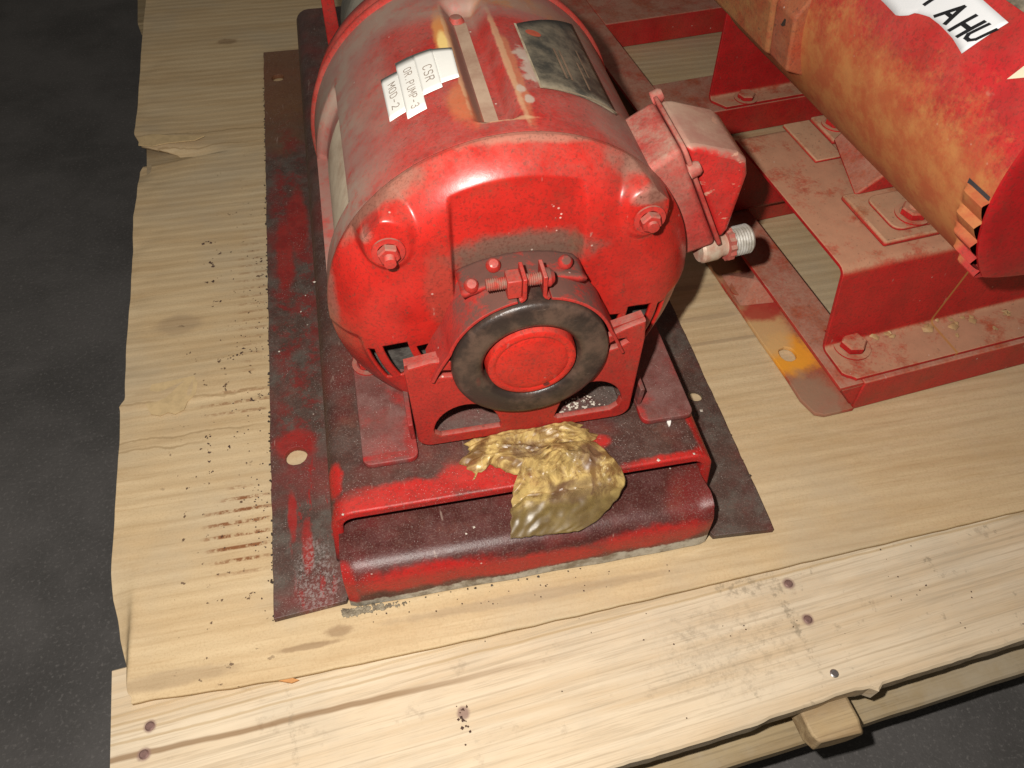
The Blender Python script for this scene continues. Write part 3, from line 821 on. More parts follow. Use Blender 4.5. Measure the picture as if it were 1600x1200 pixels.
def hexnut(name, c, ax, r, h, mat, parent, stud=0.0, washer=0.0):
    g = G()
    if washer: g.lathe([(washer, 0), (washer, .0012), (r, .0014)], c, ax, 24)
    ax = Vector(ax).normalized()
    c2 = Vector(c) + ax * (.0012 if washer else 0)
    g.lathe([(r, 0), (r, h * .8), (r * .88, h), (0, h)], c2, ax, 6)
    if stud:
        sp = []
        k = int(stud / .0012)
        for q in range(k): sp += [(r * .46, h + q * .0012), (r * .54, h + q * .0012 + .0006)]
        g.lathe(sp + [(0, sp[-1][1] + .0004)], c2, ax, 12)
    return obj(name, g, mat, parent, smooth=30)
for sx in (-1, 1):
    hexnut("through_bolt", (CX + sx * .078, .1066, CZ + .0715), (0, -1, 0), .0066, .0048, m_bolt, bell, .0062 if sx < 0 else .0042, .0098)

# shell
def shell_dust(n, col):
    p = n.xyz()
    # pale dusty streak of primer beside the top channel, bright yellow where the paint is gone
    col = n.mix(n.mul(n.blob((-.0125, .255, .267), (.006, .032, .02), .5, 60), .85), col, (0.62, 0.25, 0.07))
    col = n.mix(n.mul(n.blob((-.0135, .247, .267), (.0035, .014, .02), .5, 70), .9), col, (0.86, 0.62, 0.22))
    col = n.mix(n.mul(n.blob((-.010, .175, .268), (.010, .022, .02), .7, 50), .5), col, (0.58, 0.20, 0.07))
    col = n.mix(n.mul(n.blob((.024, .20, .268), (.004, .05, .02), .7, 60), .5), col, (0.55, 0.22, 0.10))
    col = n.mix(n.mul(n.blob((.055, .30, .255), (.05, .012, .05), .6, 40), .35), col, (0.50, 0.36, 0.10))
    for c, r in (((.0215, .22, .268), (.0022, .07, .02)), ((.009, .1515, .269), (.016, .0022, .02)), ((-.0095, .23, .268), (.0018, .06, .02))):
        col = n.mix(n.mul(n.blob(c, r, .7, 110), .6), col, (0.58, 0.36, 0.20))
    col = n.mix(n.mul(n.blob((-.004, .22, .266), (.0045, .07, .012), .3, 90), .85), col, (0.20, 0.12, 0.09))
    for c, r in (((.036, .205, .26), (.007, .016, .02)), ((.034, .225, .26), (.006, .010, .02)), ((.024, .183, .267), (.003, .005, .02)), ((.0265, .172, .267), (.003, .005, .02))):
        col = n.mix(n.mul(n.blob(c, r, .9, 150), .75), col, (0.50, 0.42, 0.34))
    # grey film of dust on the right flank, the rear and the far left
    for c, r, a in (((.10, .23, .225), (.028, .12, .05), .8), ((.03, .31, .26), (.10, .035, .05), .75), ((.085, .17, .24), (.03, .04, .03), .55), ((-.100, .22, .205), (.030, .14, .075), .92), ((-.075, .24, .235), (.030, .12, .04), .55), ((-.08, .31, .24), (.05, .03, .05), .8)):
        col = n.mix(n.mul(n.mul(n.blob(c, r, .5, 30), a), n.ss(n.noise(60, 6, .7), .22, .58)), col, n.mix(n.ss(n.noise(25, 5, .6), .4, .6), (0.31, 0.225, 0.175), (0.30, 0.16, 0.13)))
    return col
m_shell = painted("red_motor_shell", red=(0.48, 0.017, 0.013), dust=(0.34, 0.215, 0.17), dust_up=.35, dust_all=.50, dscale=20, chips=.5, pale=.25, rough=.36, bumpy=.16, extra=(shell_dust,))
RS = .1200
def shell_off(th, y):
    d = math.degrees(th) % 360
    o = 0.0
    a = abs(d - 92.2)
    # channel pressed in along the crown, open flank recess on the left
    yc = max(0.0, 1 - max(0.0, .1585 - y) / .0085)
    o -= .0105 * sst(a, 7.4 * math.sqrt(max(.02, 1 - (1 - yc) ** 2)), 3.0) * sst(y, .1505, .1535) * sst(y, .302, .296)
    a = abs(d - 158.5)
    o -= .0075 * sst(a, 14.6, 13.4) * sst(y, .156, .160) * sst(y, .292, .284)
    return o
g = G()
ys = [.1368, .1374, .1384, .142, .147] + [.1485 + .0007 * k for k in range(20)] + [.1630 + (.330 - .1630) * k / 64 for k in range(65)]
def sfn(i, j):
    th = 2 * math.pi * i / 520; y = ys[j]
    r = RS + shell_off(th, y) - (.0010 if j < 1 else 0)
    return (CX + r * math.cos(th), y, CZ + r * math.sin(th))
g.grid(520, len(ys), sfn, None, wrap=True)
shell = obj("motor_shell", g, m_shell, p1, smooth=60)
def cyl1(deg, y, off=.0): 
    r = RS + off
    return Vector((CX + r * math.cos(R(deg)), y, CZ + r * math.sin(R(deg))))
m_prim = N("dusty_cream_primer")
_c = m_prim.mix(m_prim.ss(m_prim.noise(30, 6, .7), .35, .68), (0.58, 0.47, 0.34), (0.40, 0.29, 0.20))
_c = m_prim.mix(m_prim.mul(m_prim.ss(m_prim.noise(55, 5, .7), .58, .7), .5), _c, (0.40, .12, .08))
m_prim = m_prim.done(_c, .8)
g = G(); g.grid(8, 30, lambda i, j: cyl1(lerp(145.2, 171.6, i / 7), lerp(.1605, .2700, j / 29), -.0071))
obj("flank_recess_floor", g, m_prim, shell, smooth=60)
g = G(); g.grid(6, 30, lambda i, j: cyl1(lerp(91.2, 95.9, i / 5), lerp(.1545, .2860, j / 29), -.0102))
m_chan = N("dusty_channel")
_c = m_chan.mix(m_chan.ss(m_chan.noise(40, 6, .7), .35, .68), (0.44, 0.31, 0.215), (0.33, 0.20, 0.135))
m_chan = m_chan.done(_c, .85)
obj("crown_channel_floor", g, m_chan, shell, smooth=60)
g = G(); g.lathe([(0, .0035), (.004, .003), (.006, 0)], cyl1(94.5, .290, -.010), (0, 0, 1), 14)
obj("channel_rivet", g, m_bolt, shell)
# rear bead and rear bell
g = G()
g.lathe([(.1195, -.002), (.1222, .0), (.1228, .003), (.1218, .006), (.1190, .008), (.1190, .012), (.1205, .014), (.118, .030), (.107, .044), (.080, .055), (.04, .058), (.016, .058), (.016, .11)], (CX, .329, CZ), (0, 1, 0), 120)
obj("rear_bell", g, painted("red_rear_bell", red=(.50, .022, .016), dust_up=.35, dust_all=.4, dust=(.36, .25, .19), chips=.3, rough=.35), p1, smooth=50)

# tape labels with printed lettering
m_tape = plain("white_label_tape", (0.90, 0.88, 0.82), .5, var=.05, scale=40, bump=.05)
m_ink = plain("faded_black_print", (0.36, 0.29, 0.24), .6, var=.2)
def tape(pts, lift):
    # pts: quad (deg, y) in order; subdivided so that it hugs the shell
    g = G()
    def fn(i, j):
        u, v = i / 8, j / 8
        a = [lerp(pts[0][k], pts[1][k], u) for k in (0, 1)]; b = [lerp(pts[3][k], pts[2][k], u) for k in (0, 1)]
        d = lerp(a[0], b[0], v); y = lerp(a[1], b[1], v)
        return cyl1(d, y, lift)
    g.grid(9, 9, fn)
    return obj("tape_label", g, m_tape, shell_parent, smooth=60, solid=.0004, off=1)
shell_parent = p1
def lettering(parent, text, d_base, d_top, y_start, step, lift, wd, mat):
    g = G()
    hgt = abs(d_base - d_top) * R(1) * RS
    for k, ch in enumerate(text):
        if ch == ' ': continue
        y0 = y_start - k * step
        strokes(g, GL[ch], wd, lambda u, v: cyl1(lerp(d_base, d_top, v), y0 - u * step * 1.12, lift))
    return obj("lettering", g, mat, parent, smooth=0, fix=False)
t = tape([(123.2, .2386), (116.4, .2358), (116.8, .1892), (122.7, .1894)], .0005)
lettering(t, "MOD-2", 121.0, 118.6, .2265, .0060, .0012, .11, m_ink)
t = tape([(117.2, .2450), (111.0, .2440), (110.7, .1808), (116.9, .1800)], .0010)
lettering(t, "OR.PUMP-3", 115.0, 112.6, .2320, .0052, .0017, .11, m_ink)
t = tape([(111.0, .2432), (105.0, .2420), (104.8, .1957), (110.7, .1948)], .0014)
lettering(t, "CSR", 109.0, 106.4, .2245, .0066, .0021, .11, m_ink)
tape([(105.6, .2428), (99.1, .2372), (99.4, .2020), (105.4, .2012)], .0007)
# name plate
m_np = N("dusty_name_plate")
_c = m_np.mix(m_np.ss(m_np.noise(45, 6, .7), .36, .66), (0.045, 0.042, 0.034), (0.20, 0.165, 0.115))
_c = m_np.mix(m_np.mul(m_np.ss(m_np.noise(1, 4, .7, m_np.mapv((160, 25, 60), (0, 0, .5))), .66, .73), .7), _c, (.55, .48, .38))
m_np = m_np.done(_c, .42)
g = G(); g.grid(16, 10, lambda i, j: cyl1(lerp(77.0, 50.5, i / 15), lerp(.1835, .262 + .040 * i / 15, j / 9), .0008))
npl = obj("name_plate", g, m_np, p1, smooth=60, solid=.0008, off=1)
m_npb = plain("plate_border", (0.48, 0.40, 0.28), .6, col2=(.30, .22, .14), scale=90)
g = G()
def edge(a, b):
    n = 14
    pts = [(lerp(a[0], b[0], k / n), lerp(a[1], b[1], k / n)) for k in range(n + 1)]
    strokes(g, [pts], .0018, lambda u, v: cyl1(u, v, .0019))
def edgeq(a, b, wa, wb):
    g.grid(16, 2, lambda i, j: cyl1(lerp(a[0], b[0], i / 15) + (wa if j else 0), lerp(a[1], b[1], i / 15) + (wb if j else 0), .0019))
edgeq((77.6, .1815), (77.6, .262), -.75, 0); edgeq((77.6, .1815), (50.0, .1845), 0, .0016)
obj("plate_border", g, m_npb, npl, smooth=60)
g = G()
cpl = (72.2, .2520)
g.add([cyl1(cpl[0], cpl[1], .0022)] + [cyl1(cpl[0] + 2.6 * math.cos(R(15 * k)), cpl[1] + .0042 * math.sin(R(15 * k)), .0021) for k in range(24)], [(0, 1 + k, 1 + (k + 1) % 24) for k in range(24)])
obj("plate_emblem", g, plain("orange_red_emblem", (0.52, 0.10, 0.05), .5), npl, smooth=60)
g = G()
for a, y0, y1 in ((66.5, .200, .238), (64.6, .200, .238), (59.0, .196, .230), (56.5, .215, .25)):
    g.grid(2, 10, lambda i, j: cyl1(a + (i * .8), lerp(y0, y1, j / 9), .0020))
obj("plate_entry_field", g, plain("worn_plate_field", (.26, .17, .11), .6), npl, smooth=60)

# terminal box on the right flank: base, flange, slanted cover
TH = R(26)
EN = Vector((math.cos(TH), 0, math.sin(TH))); ET = Vector((-math.sin(TH), 0, math.cos(TH))); EY = Vector((0, 1, 0))
C0 = Vector((CX, 0, CZ))
def tb(n_, t_, y_): return C0 + EN * (n_ - .004) + ET * (t_ - .0085) + EY * y_
def box_dust(n, col):
    col = n.mix(n.mul(n.ss(n.add(n.xyz()[1], n.mul(n.sub(n.noise(60, 5, .7), .5), .012)), .1415, .1455), n.ss(n.up(), -.1, .4)), col, n.mix(n.ss(n.noise(30, 6, .7), .35, .66), (0.46, 0.30, 0.22), (0.38, 0.19, 0.145)))
    st = n.noise(1.0, 3, .6, n.mapv((90, 60, 230), (0, .5, .3)))
    return n.mix(n.mul(n.ss(st, .64, .70), .7), col, (0.62, 0.36, 0.25))
m_tbox = painted("dusty_terminal_box", red=(0.56, 0.020, 0.018), dust=(0.46, 0.30, 0.235), dust_up=.15, dust_all=.05, dscale=16, chips=.25, pale=.5, rough=.30, bumpy=.3, extra=(box_dust,))
m_tbase = painted("pinkish_box_base", red=(0.46, 0.03, 0.026), dust=(0.44, 0.27, 0.20), dust_up=1.0, dust_all=.60, dscale=20, chips=.3, pale=.3, rough=.45, bumpy=.3)
YF, TL, TT = .140, .058, .0455
g = G()
base_pts = [(.098, -TT + .006), (.140, -TT), (.140, TT), (.098, TT - .004)]
g.prism(base_pts, lambda a, b, d: tb(a, b, d), YF + .001, YF + TL)
tbx = obj("terminal_box", g, m_tbase, p1, bevel=.004, seg=3)
g = G(); g.prism(rrect(YF - .002, YF + TL + .003, -TT - .002, TT + .002, .006), lambda a, b, d: tb(d, b, a), .1402, .1430)
obj("box_flange", g, m_tbase, tbx, bevel=.0006)
cov = [(.1432, -TT + .001), (.151, -TT + .007), (.1735, TT - .046), (.1755, TT - .034), (.1715, TT - .0255), (.1500, TT - .005), (.1432, TT - .001)]
g = G(); g.prism(cov, lambda a, b, d: tb(a, b, d), YF + .002, YF + TL - .001)
obj("box_cover", g, m_tbox, tbx, bevel=.0065, seg=4)
for y_, t_ in ((YF - .001, TT * .62), (YF + TL + .003, TT - .002)):
    g = G(); g.lathe([(0, .004), (.0036, .0035), (.0048, .0015), (.005, -.004)], tb(.1435, t_, y_), EN, 16)
    obj("cover_screw", g, m_tbase, tbx)
# conduit fitting at the bottom of the box
m_zinc = N("zinc_fitting")
_c = m_zinc.mix(m_zinc.ss(m_zinc.noise(60, 6, .7), .38, .66), (0.52, 0.50, 0.46), (0.30, 0.27, 0.22))
m_zinc = m_zinc.done(_c, .50, .25)
fc = Vector((.1470, .1500, .1500)); fa = Vector((1, .12, .02)).normalized()
g = G(); g.lathe([(0, 0), (.0085, .0), (.0100, .002), (.0100, .013), (.0085, .016), (.0085, .020)], fc, fa, 28)
obj("conduit_fitting", g, plain("cream_fitting", (0.55, 0.46, 0.35), .45, .1, scale=80, col2=(.45, .25, .18)), tbx)
g = G()
rr = []
for k in range(28): rr.append(.0125 if k % 2 else .0112)
vs = []
for d in (.020, .0245):
    for k in range(28):
        t_ = 2 * math.pi * k / 28
        a = fa.orthogonal().normalized(); b = fa.cross(a)
        vs.append(fc + fa * d + (a * math.cos(t_) + b * math.sin(t_)) * rr[k])
g.add(vs, [(k, (k + 1) % 28, 28 + (k + 1) % 28, 28 + k) for k in range(28)] + [tuple(range(28))[::-1], tuple(range(28, 56))])
obj("lock_nut", g, m_tbase, tbx, smooth=25)
g = G()
pr = []
for k in range(7): pr += [(.0098, .0246 + k * .0021), (.0108, .0246 + k * .0021 + .0010)]
pr += [(.0098, .0398), (.0085, .0400), (.0085, .030)]
g.lathe(pr, fc, fa, 32)
obj("threaded_nipple", g, m_zinc, tbx, smooth=30)
# bolt heads on the base
hexnut("foot_bolt", (-.094, .158, HZ + .0052), (0, 0, 1), .0085, .006, m_bolt, p1, washer=.012)
hexnut("foot_bolt", (.118, .20, HZ + .0052), (0, 0, 1), .0085, .006, m_bolt, p1, washer=.012)
# pump end behind the motor
m_grey = plain("grey_cast_iron", (0.13, 0.125, 0.105), .7, scale=40, col2=(.20, .18, .14))
g = G()
g.lathe([(.02, .0), (.045, .0), (.075, .012), (.088, .03), (.088, .075), (.07, .09), (.03, .10), (0, .10)], (CX, .470, .135), (0, 1, 0), 48)
g.box(-.055, -.02, .49, .55, HZ, .13)
g.box(.035, .07, .49, .55, HZ, .13)
obj("pump_casing", g, m_grey, p1, bevel=.003)
g = G(); g.prism([(-.093, HZ), (-.078, HZ), (-.0815, .22), (-.092, .22)], lambda a, b, d: (a, d, b), .486, .492)
obj("guard_bracket", g, painted("red_guard", red=(.42, .015, .013), dust_up=.3, dust_all=.1, rough=.3), p1, bevel=.001)
g = G(); g.box(-.05, .07, .405, .44, .11, .19)
obj("coupling_guard", g, plain("black_guard", (.02, .02, .02), .5), p1, bevel=.012, seg=4)

# paint flake on the base
g = G(); g.prism(circ(0, 0, .0016, .0036, n=10, rag=.2), lambda a, b, d: (.1115 + a * .95 + b * .25, .0660 + b, HZ + d), .0003, .0016)
tag(obj("white_paint_flake", g, plain("white_flake", (.85, .82, .76), .5, var=.05), smooth=0), "tiny white paint flake on the oily base in front of the right motor foot", "paint flake")
g = G()
for x, y, z, r in ((-.038, .022, .0436, .0014), (.165, .114, .0062, .0018), (-.122, .0345, .0665, .001), (-.044, .018, .0436, .0008), (.094, .036, .0664, .0013), (.12, .0365, .0664, .001),
                   (-.171, .245, .006, .001), (-.151, .29, .006, .0012), (-.146, .31, .006, .001), (-.13, .26, .0665, .0012)):
    g.chunk((x, y, z), r, .6)
for k in range(60):
    g.chunk((.052 + random.gauss(0, .008), .085 + random.random() * .012, HZ + .0053), random.uniform(.0005, .0014), .8)
obj("pale_grit", g, plain("pale_grit", (.62, .55, .46), .5, var=.3, scale=300), smooth=0, kind="stuff")

# ================================================================== CRUMPLED TAPE
m_amb = N("amber_tape")
_w = m_amb.noise(60, 6, .68, None, 1.2)
_c = m_amb.mix(m_amb.ss(_w, 0.38, 0.62), (0.66, 0.47, 0.17), (0.24, 0.13, 0.045))
_c = m_amb.mix(m_amb.mul(m_amb.ss(m_amb.noise(45, 5, .7, None, 2.0), .60, .68), .7), _c, (0.84, 0.70, 0.42))
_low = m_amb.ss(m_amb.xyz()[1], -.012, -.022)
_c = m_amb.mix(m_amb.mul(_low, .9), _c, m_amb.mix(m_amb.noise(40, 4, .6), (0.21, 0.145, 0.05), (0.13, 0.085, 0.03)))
for _b, _r in (((.026, .004, .012), (.011, .009, .03)), ((.012, -.014, .0), (.020, .006, .03)), ((-.012, .018, .003), (.012, .008, .02))):
    _c = m_amb.mix(m_amb.mul(m_amb.blob(_b, _r, .8, 90), .55), _c, (0.14, .075, .055))
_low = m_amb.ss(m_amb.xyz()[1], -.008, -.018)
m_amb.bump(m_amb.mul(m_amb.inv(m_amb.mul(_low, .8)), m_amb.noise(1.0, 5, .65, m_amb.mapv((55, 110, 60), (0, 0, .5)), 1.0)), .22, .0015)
m_amb.put(m_amb.b.inputs["Alpha"], m_amb.ss(m_amb.noise(50, 5, .65), .35, .6, .42, .80))
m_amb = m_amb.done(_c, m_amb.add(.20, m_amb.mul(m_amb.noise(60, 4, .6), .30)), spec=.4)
tape_t = thing("crumpled_tape", "crumpled amber packing tape stuck over the front lip of the red base under the hub", "tape", (.02, .04, HZ))
tape_loc = Vector((.02, .04, HZ))
def ridge(p, f, seed):
    # folds: sharp creases between flat facets
    v = Vector((p[0] * f, p[1] * f, seed))
    v = v + Vector((mn.noise(v * .7), mn.noise(v * .7 + Vector((9, 2, 4))), 0)) * .7
    d = mn.voronoi(v)[0]
    return d[1] - d[0]
def crumple(p, amt, f, seed):
    return amt * (.75 * (1 - ridge(p, f, seed)) + .18 * (1 - ridge(p, f * 2.2, seed + 3)) + .07 * mn.noise(Vector((p[0] * f * 5, p[1] * f * 5, seed))) - .30)
g = G()
NX, NY = 64, 30
def strip_fn(i, j):
    u, v = i / NX, j / NY
    x = lerp(-.036, .054, u) + .004 * math.sin(v * 9 + u * 4)
    yt = .0745
    yb = lerp(.044, .060, u) + .006 * math.sin(u * 11) - .004 * sst(u, .25, .5) + mn.noise(Vector((u * 14, 1, 0))) * .004
    x += mn.noise(Vector((v * 9, 4, u))) * .004
    y = lerp(yt, yb, v)
    e = min(1, min(u, 1 - u) * 8 + .05) * min(1, (1 - v) * 5 + .10)
    z = HZ + .0008 + max(0, crumple((x * .55, y * 1.25), .0120, 62, 2.0) + .0010) * e
    return Vector((x, y, z)) - tape_loc
g.grid(NX + 1, NY + 1, strip_fn)
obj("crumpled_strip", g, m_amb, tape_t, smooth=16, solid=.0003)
g = G()
LB = [(-.0085, .0330, .0680), (-.0100, .0290, .0665), (-.0130, .0190, .0570), (-.0160, .0065, .0470)]      # left edge, top to bottom
RB = [(.0540, .0560, .0710), (.0640, .0400, .0690), (.0690, .0300, .0620), (.0680, .0255, .0585), (.0610, .0190, .0535), (.0530, .0135, .0500), (.0430, .0075, .0475), (.0300, .0035, .0465)]
TB = [(0, .0), (.15, .012), (.35, .010), (.5, .013), (.75, .007), (1, 0)]
def along(tab, v):
    k = v * (len(tab) - 1); a = min(len(tab) - 2, int(k)); t = k - a
    return [lerp(tab[a][q], tab[a + 1][q], t) for q in range(3)]
def flap_fn(i, j):
    u, v = i / NX, j / 50
    l = along(LB, v); r = along(RB, v)
    x, y, z = (lerp(l[q], r[q], u) for q in range(3))
    y += interp(TB, u) * (1 - v) + mn.noise(Vector((u * 10, v * 10, 3))) * .0012
    x += mn.noise(Vector((v * 12, 7, u * 2))) * .0012
    e = min(1, min(u, 1 - u) * 8 + .05) * min(1, min(v + .2, 1 - v) * 6 + .03)
    amp = lerp(.0100, .0012, sst(v, .25, .62))
    # folds fanning out from where the film is pinched at the top right
    ax, ay = x - .034, y - .060
    ang = math.atan2(ay, ax); dist = math.hypot(ax, ay)
    fan = math.sin(ang * 9 + 6.5 * mn.noise(Vector((x * 40, y * 40, 1)))) 
    z += .0017 * (1 - abs(fan)) * sst(dist, .004, .016) * sst(dist, .052, .026)
    z += .0020 * math.exp(-((v - .60 + .10 * u + .03 * math.sin(u * 9)) / .022) ** 2) - .0012 * math.exp(-((v - .78) / .06) ** 2) * math.sin(math.pi * u)
    z += .004 * math.sin(math.pi * v) * math.sin(math.pi * u) + max(-.001, crumple((x, y), amp, 31, 7.0)) * e
    z = max(z, .0440 if y < .034 else HZ + .0010)
    return Vector((x, y, z)) - tape_loc
g.grid(NX + 1, 51, flap_fn)
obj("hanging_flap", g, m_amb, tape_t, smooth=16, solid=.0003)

# ================================================================== PUMP SET 2 (right)
p2 = thing("motor_pump_set", "rust-dusted red motor with handwritten white paper label on a raised mount, right side", "motor", (.254, .0913, 0), R(6))
RD = dict(red=(0.48, 0.012, 0.014), rust_col=(0.40, 0.155, 0.045))
m_r2 = painted("red_frame_rusty_dust", **RD, rust=.15, rust_up=.55, dust=(0.50, 0.26, 0.18), dust_up=.95, dust_all=.10, chips=.3, pale=.2, rough=.32, bumpy=.2)
m_ped = painted("red_mount_dust", **RD, rust_up=.45, dust=(0.53, 0.285, 0.17), dust_up=1.5, dust_all=.04, chips=.3, pale=.12, rough=.34, bumpy=.2,
                extra=(lambda n, c: n.mix(n.mul(n.ss(n.math('ABSOLUTE', n.sub(n.xyz()[0], n.add(.128, n.mul(n.sub(n.xyz()[2], .06), .22)))), .0016, .0006), n.mul(n.ss(n.xyz()[1], .056, .052), .8)), c, (.42, .19, .05)),))
def rustring(n, col):
    col = n.mix(n.mul(n.blob((.0150, .068, .003), (.023, .024, .03), .5, 70), .95), col, (0.78, 0.33, 0.025))
    col = n.mix(n.mul(n.blob((.006, .100, .003), (.025, .03, .03), .5, 50), .85), col, (0.58, 0.37, 0.16))
    col = n.mix(n.mul(n.blob((.012, .010, .003), (.02, .035, .03), .6, 60), .75), col, (0.30, 0.19, 0.12))
    col = n.mix(n.mul(n.blob((.018, .45, .003), (.05, .08, .03), .6, 40), .8), col, (0.26, 0.13, 0.05))
    col = n.mix(n.mul(n.blob((.010, .20, .003), (.03, .03, .03), .6, 50), .8), col, (0.42, 0.22, 0.10))
    col = n.mix(n.mul(n.blob((.018, .122, .003), (.02, .012, .03), .5, 60), .85), col, (0.36, 0.02, 0.015))
    return col
m_fl2 = painted("rusty_frame_flange", **RD, rust=.75, rust_up=.6, dust=(0.38, 0.22, 0.14), dust_up=.5, dust_all=.2, chips=.3, rough=.5, bumpy=.4, extra=(rustring,))
FH = .035
# left side rail: flange on the ground, leaning web, top strip
ol = [(.003, .004), (.010, 0), (.036, -.001), (.036, .95), (.0, .95)] + [(random.uniform(-.0008, .0008), lerp(.93, .02, k / 40)) for k in range(41)]
plate("rail_flange", ol, [circ(.0140, .0680, .0075, .0085, n=18, rag=.05), circ(.0110, .150, .008, .010, n=18), circ(.012, .52, .008, .014, n=18)], T(0, 0, .0022), .0040, m_fl2, p2, .0006)
g = G()
g.prism([(.0345, .0044), (.0375, .0044), (.0200, FH - .0005), (.0165, FH - .0005)], lambda a, b, d: (a, d, b), .004, .95)
obj("rail_web", g, m_r2, p2)
plate("rail_top", [(.0140, .001), (.0355, .001), (.0355, .0606), (.0500, .0606), (.0500, .95), (.0140, .95)], [], T(0, 0, FH - .002), .004, m_r2, p2, .0008)
g = G(); g.prism([(.0168, FH - .0042), (.0360, .0046), (.0372, .0046), (.0372, FH - .0042)], lambda a, b, d: (a, d, b), .0012, .0038)
obj("rail_end", g, m_ped, p2)
# gusset hump beside the second hole
g = G()
g.add([(.002, .133, .0045), (.034, .128, .0045), (.034, .172, .0045), (.004, .176, .0045), (.022, .150, .0165), (.034, .134, .016), (.034, .168, .016)],
      [(0, 1, 5, 4), (0, 4, 3), (4, 5, 6), (4, 6, 2, 3), (1, 2, 6, 5)])
obj("rail_gusset", g, m_r2, p2, bevel=.001)
g = G(); g.lathe([(.0065, .0), (.0105, .0), (.0105, .0022), (.0065, .0022), (.0065, 0)], (.0125, .152, .0050), (-.1, 0, 1), 24)
obj("gusset_washer", g, m_fl2, p2)
# cross rails (angles): front, middle and rear
def crossrail(y0, y1, x0=.034):
    g = G()
    t = .004
    g.prism([(y0, .001), (y0, FH), (y1, FH), (y1, FH - t), (y0 + t, FH - t), (y0 + t, .001)], lambda a, b, d: (d, a, b), x0, .62)
    return obj("cross_rail", g, m_r2, p2, bevel=.0012)
crossrail(.000, .060, .036)
crossrail(.240, .300, .0505)
crossrail(.385, .455, .0505)
crossrail(.600, .700, .0505)
# mount (bent plate): front foot, front leg, top, rear leg, rear foot
PT = .125
def bentplate(name, pts, x0f, x1, t, mat):
    # pts: (y, z) path; x0f(y,z) gives the left edge
    g = G(); k = len(pts); up_ = []
    for i in range(k):
        a = Vector(pts[max(i - 1, 0)]); b = Vector(pts[min(i + 1, k - 1)])
        d = (b - a).normalized(); up_.append((pts[i][0] - d.y * .0035, pts[i][1] + d.x * .0035))
    rows = []
    for (y, z), (y2, z2) in zip(pts, up_):
        x0 = x0f(y, z)
        rows += [(x0, y, z), (x0, y2, z2), (x1, y2, z2), (x1, y, z)]
    fs = [(i * 4 + q, i * 4 + (q + 1) % 4, i * 4 + 4 + (q + 1) % 4, i * 4 + 4 + q) for i in range(k - 1) for q in range(4)]
    fs += [(0, 1, 2, 3), ((k - 1) * 4 + 3, (k - 1) * 4 + 2, (k - 1) * 4 + 1, (k - 1) * 4)]
    g.add(rows, fs)
    return obj(name, g, mat, p2, bevel=.0006, smooth=30)
z0 = FH + .0002
def bend(c, r, a0, a1, n=5): return circ(c[0], c[1], r, n=n, a0=a0, a1=a1)
path = [(.004, z0), (.0055, z0), (.0075, z0), (.010, z0), (.013, z0), (.0365, z0)] + bend((.0365, z0 + .008), .008, -90, 0)[1:] + bend((.0505, .116), .005, 180, 90) + bend((.213, .116), .005, 90, 0) + bend((.227, z0 + .008), .008, 180, 270) + [(.285, z0)]
mount = bentplate("motor_mount", path, lambda y, z: .0215 - .010 * sst(z, .05, .115) + (.008 * sst(y, .013, .004) if z < .05 else 0), .62, .004, m_ped)
hexnut("mount_bolt", (.0435, .0345, z0 + .0042), (0, 0, 1), .0105, .0065, m_ped, mount, washer=.0150)
hexnut("mount_bolt", (.0435, .270, z0 + .0042), (0, 0, 1), .0105, .0065, m_ped, mount, washer=.0150)
path = [(.385, z0), (.402, z0)] + bend((.402, z0 + .008), .008, -90, 0)[1:] + bend((.416, .155), .005, 180, 90) + [(.60, .160)]
m_rm = bentplate("pump_mount", path, lambda y, z: .0975 + .01 * sst(z, .10, .05) * 0 + (.010 * sst(y, .395, .385) if z < .05 else 0), .62, .004, m_ped)
hexnut("mount_bolt", (.135, .394, z0 + .0042), (0, 0, 1), .0095, .005, m_ped, m_rm, washer=.013)
# crumbs of sealant on the front foot
g = G()
for x, y, r in ((.066, .040, .006), (.080, .038, .0065), (.116, .034, .0075), (.128, .040, .004), (.140, .034, .008), (.155, .033, .006), (.170, .018, .004), (.134, .020, .003), (.19, .03, .006)):
    for k in range(4):
        g.chunk((x + random.gauss(0, r * .3), y + random.gauss(0, r * .3), z0 + .005), r * random.uniform(.3, .7), .45)
obj("sealant_blob", g, plain("ochre_sealant", (.50, .32, .15), .6, var=.3, scale=120), p2, smooth=60, kind="stuff")
# motor feet on the mount
m_ft2 = painted("dusty_cast_foot", **RD, rust_up=.75, dust=(0.54, 0.32, 0.19), dust_up=1.4, dust_all=.1, pale=.2, rough=.4, bumpy=.3)
g = G()
g.prism([(.052, .1252), (.150, .1252), (.150, .1300), (.0530, .1300)], lambda a, b, d: (a, d, b), .0560, .117)
foot = obj("cast_foot", g, m_ft2, p2, bevel=.0018)
g = G()
g.add([(.060, .112, .1301), (.110, .112, .1301), (.110, .180, .1301), (.085, .185, .1301), (.090, .113, .150), (.118, .113, .156), (.118, .180, .156), (.100, .184, .148)],
      [(0, 1, 5, 4), (1, 2, 6, 5), (2, 3, 7, 6), (3, 0, 4, 7), (4, 5, 6, 7), (0, 3, 2, 1)])
obj("foot_web", g, m_r2, foot, bevel=.002)
g = G(); g.prism([(.085, .1252), (.150, .1252), (.150, .1300), (.0860, .1300)], lambda a, b, d: (a, d, b), .184, .222)
foot2 = obj("cast_foot", g, m_ft2, p2, bevel=.0018)
g = G(); g.prism([(.058, .1252), (.0845, .1252), (.0845, .1280), (.0590, .1280)], lambda a, b, d: (a, d, b), .165, .221)
obj("shim_plate", g, m_ft2, p2, bevel=.001)
g = G(); g.prism(rrect(.0655, .1060, .0640, .1060, .008), lambda a, b, d: (a, b, d), .1301, .1330)
obj("foot_pad", g, m_ft2, foot, bevel=.001)
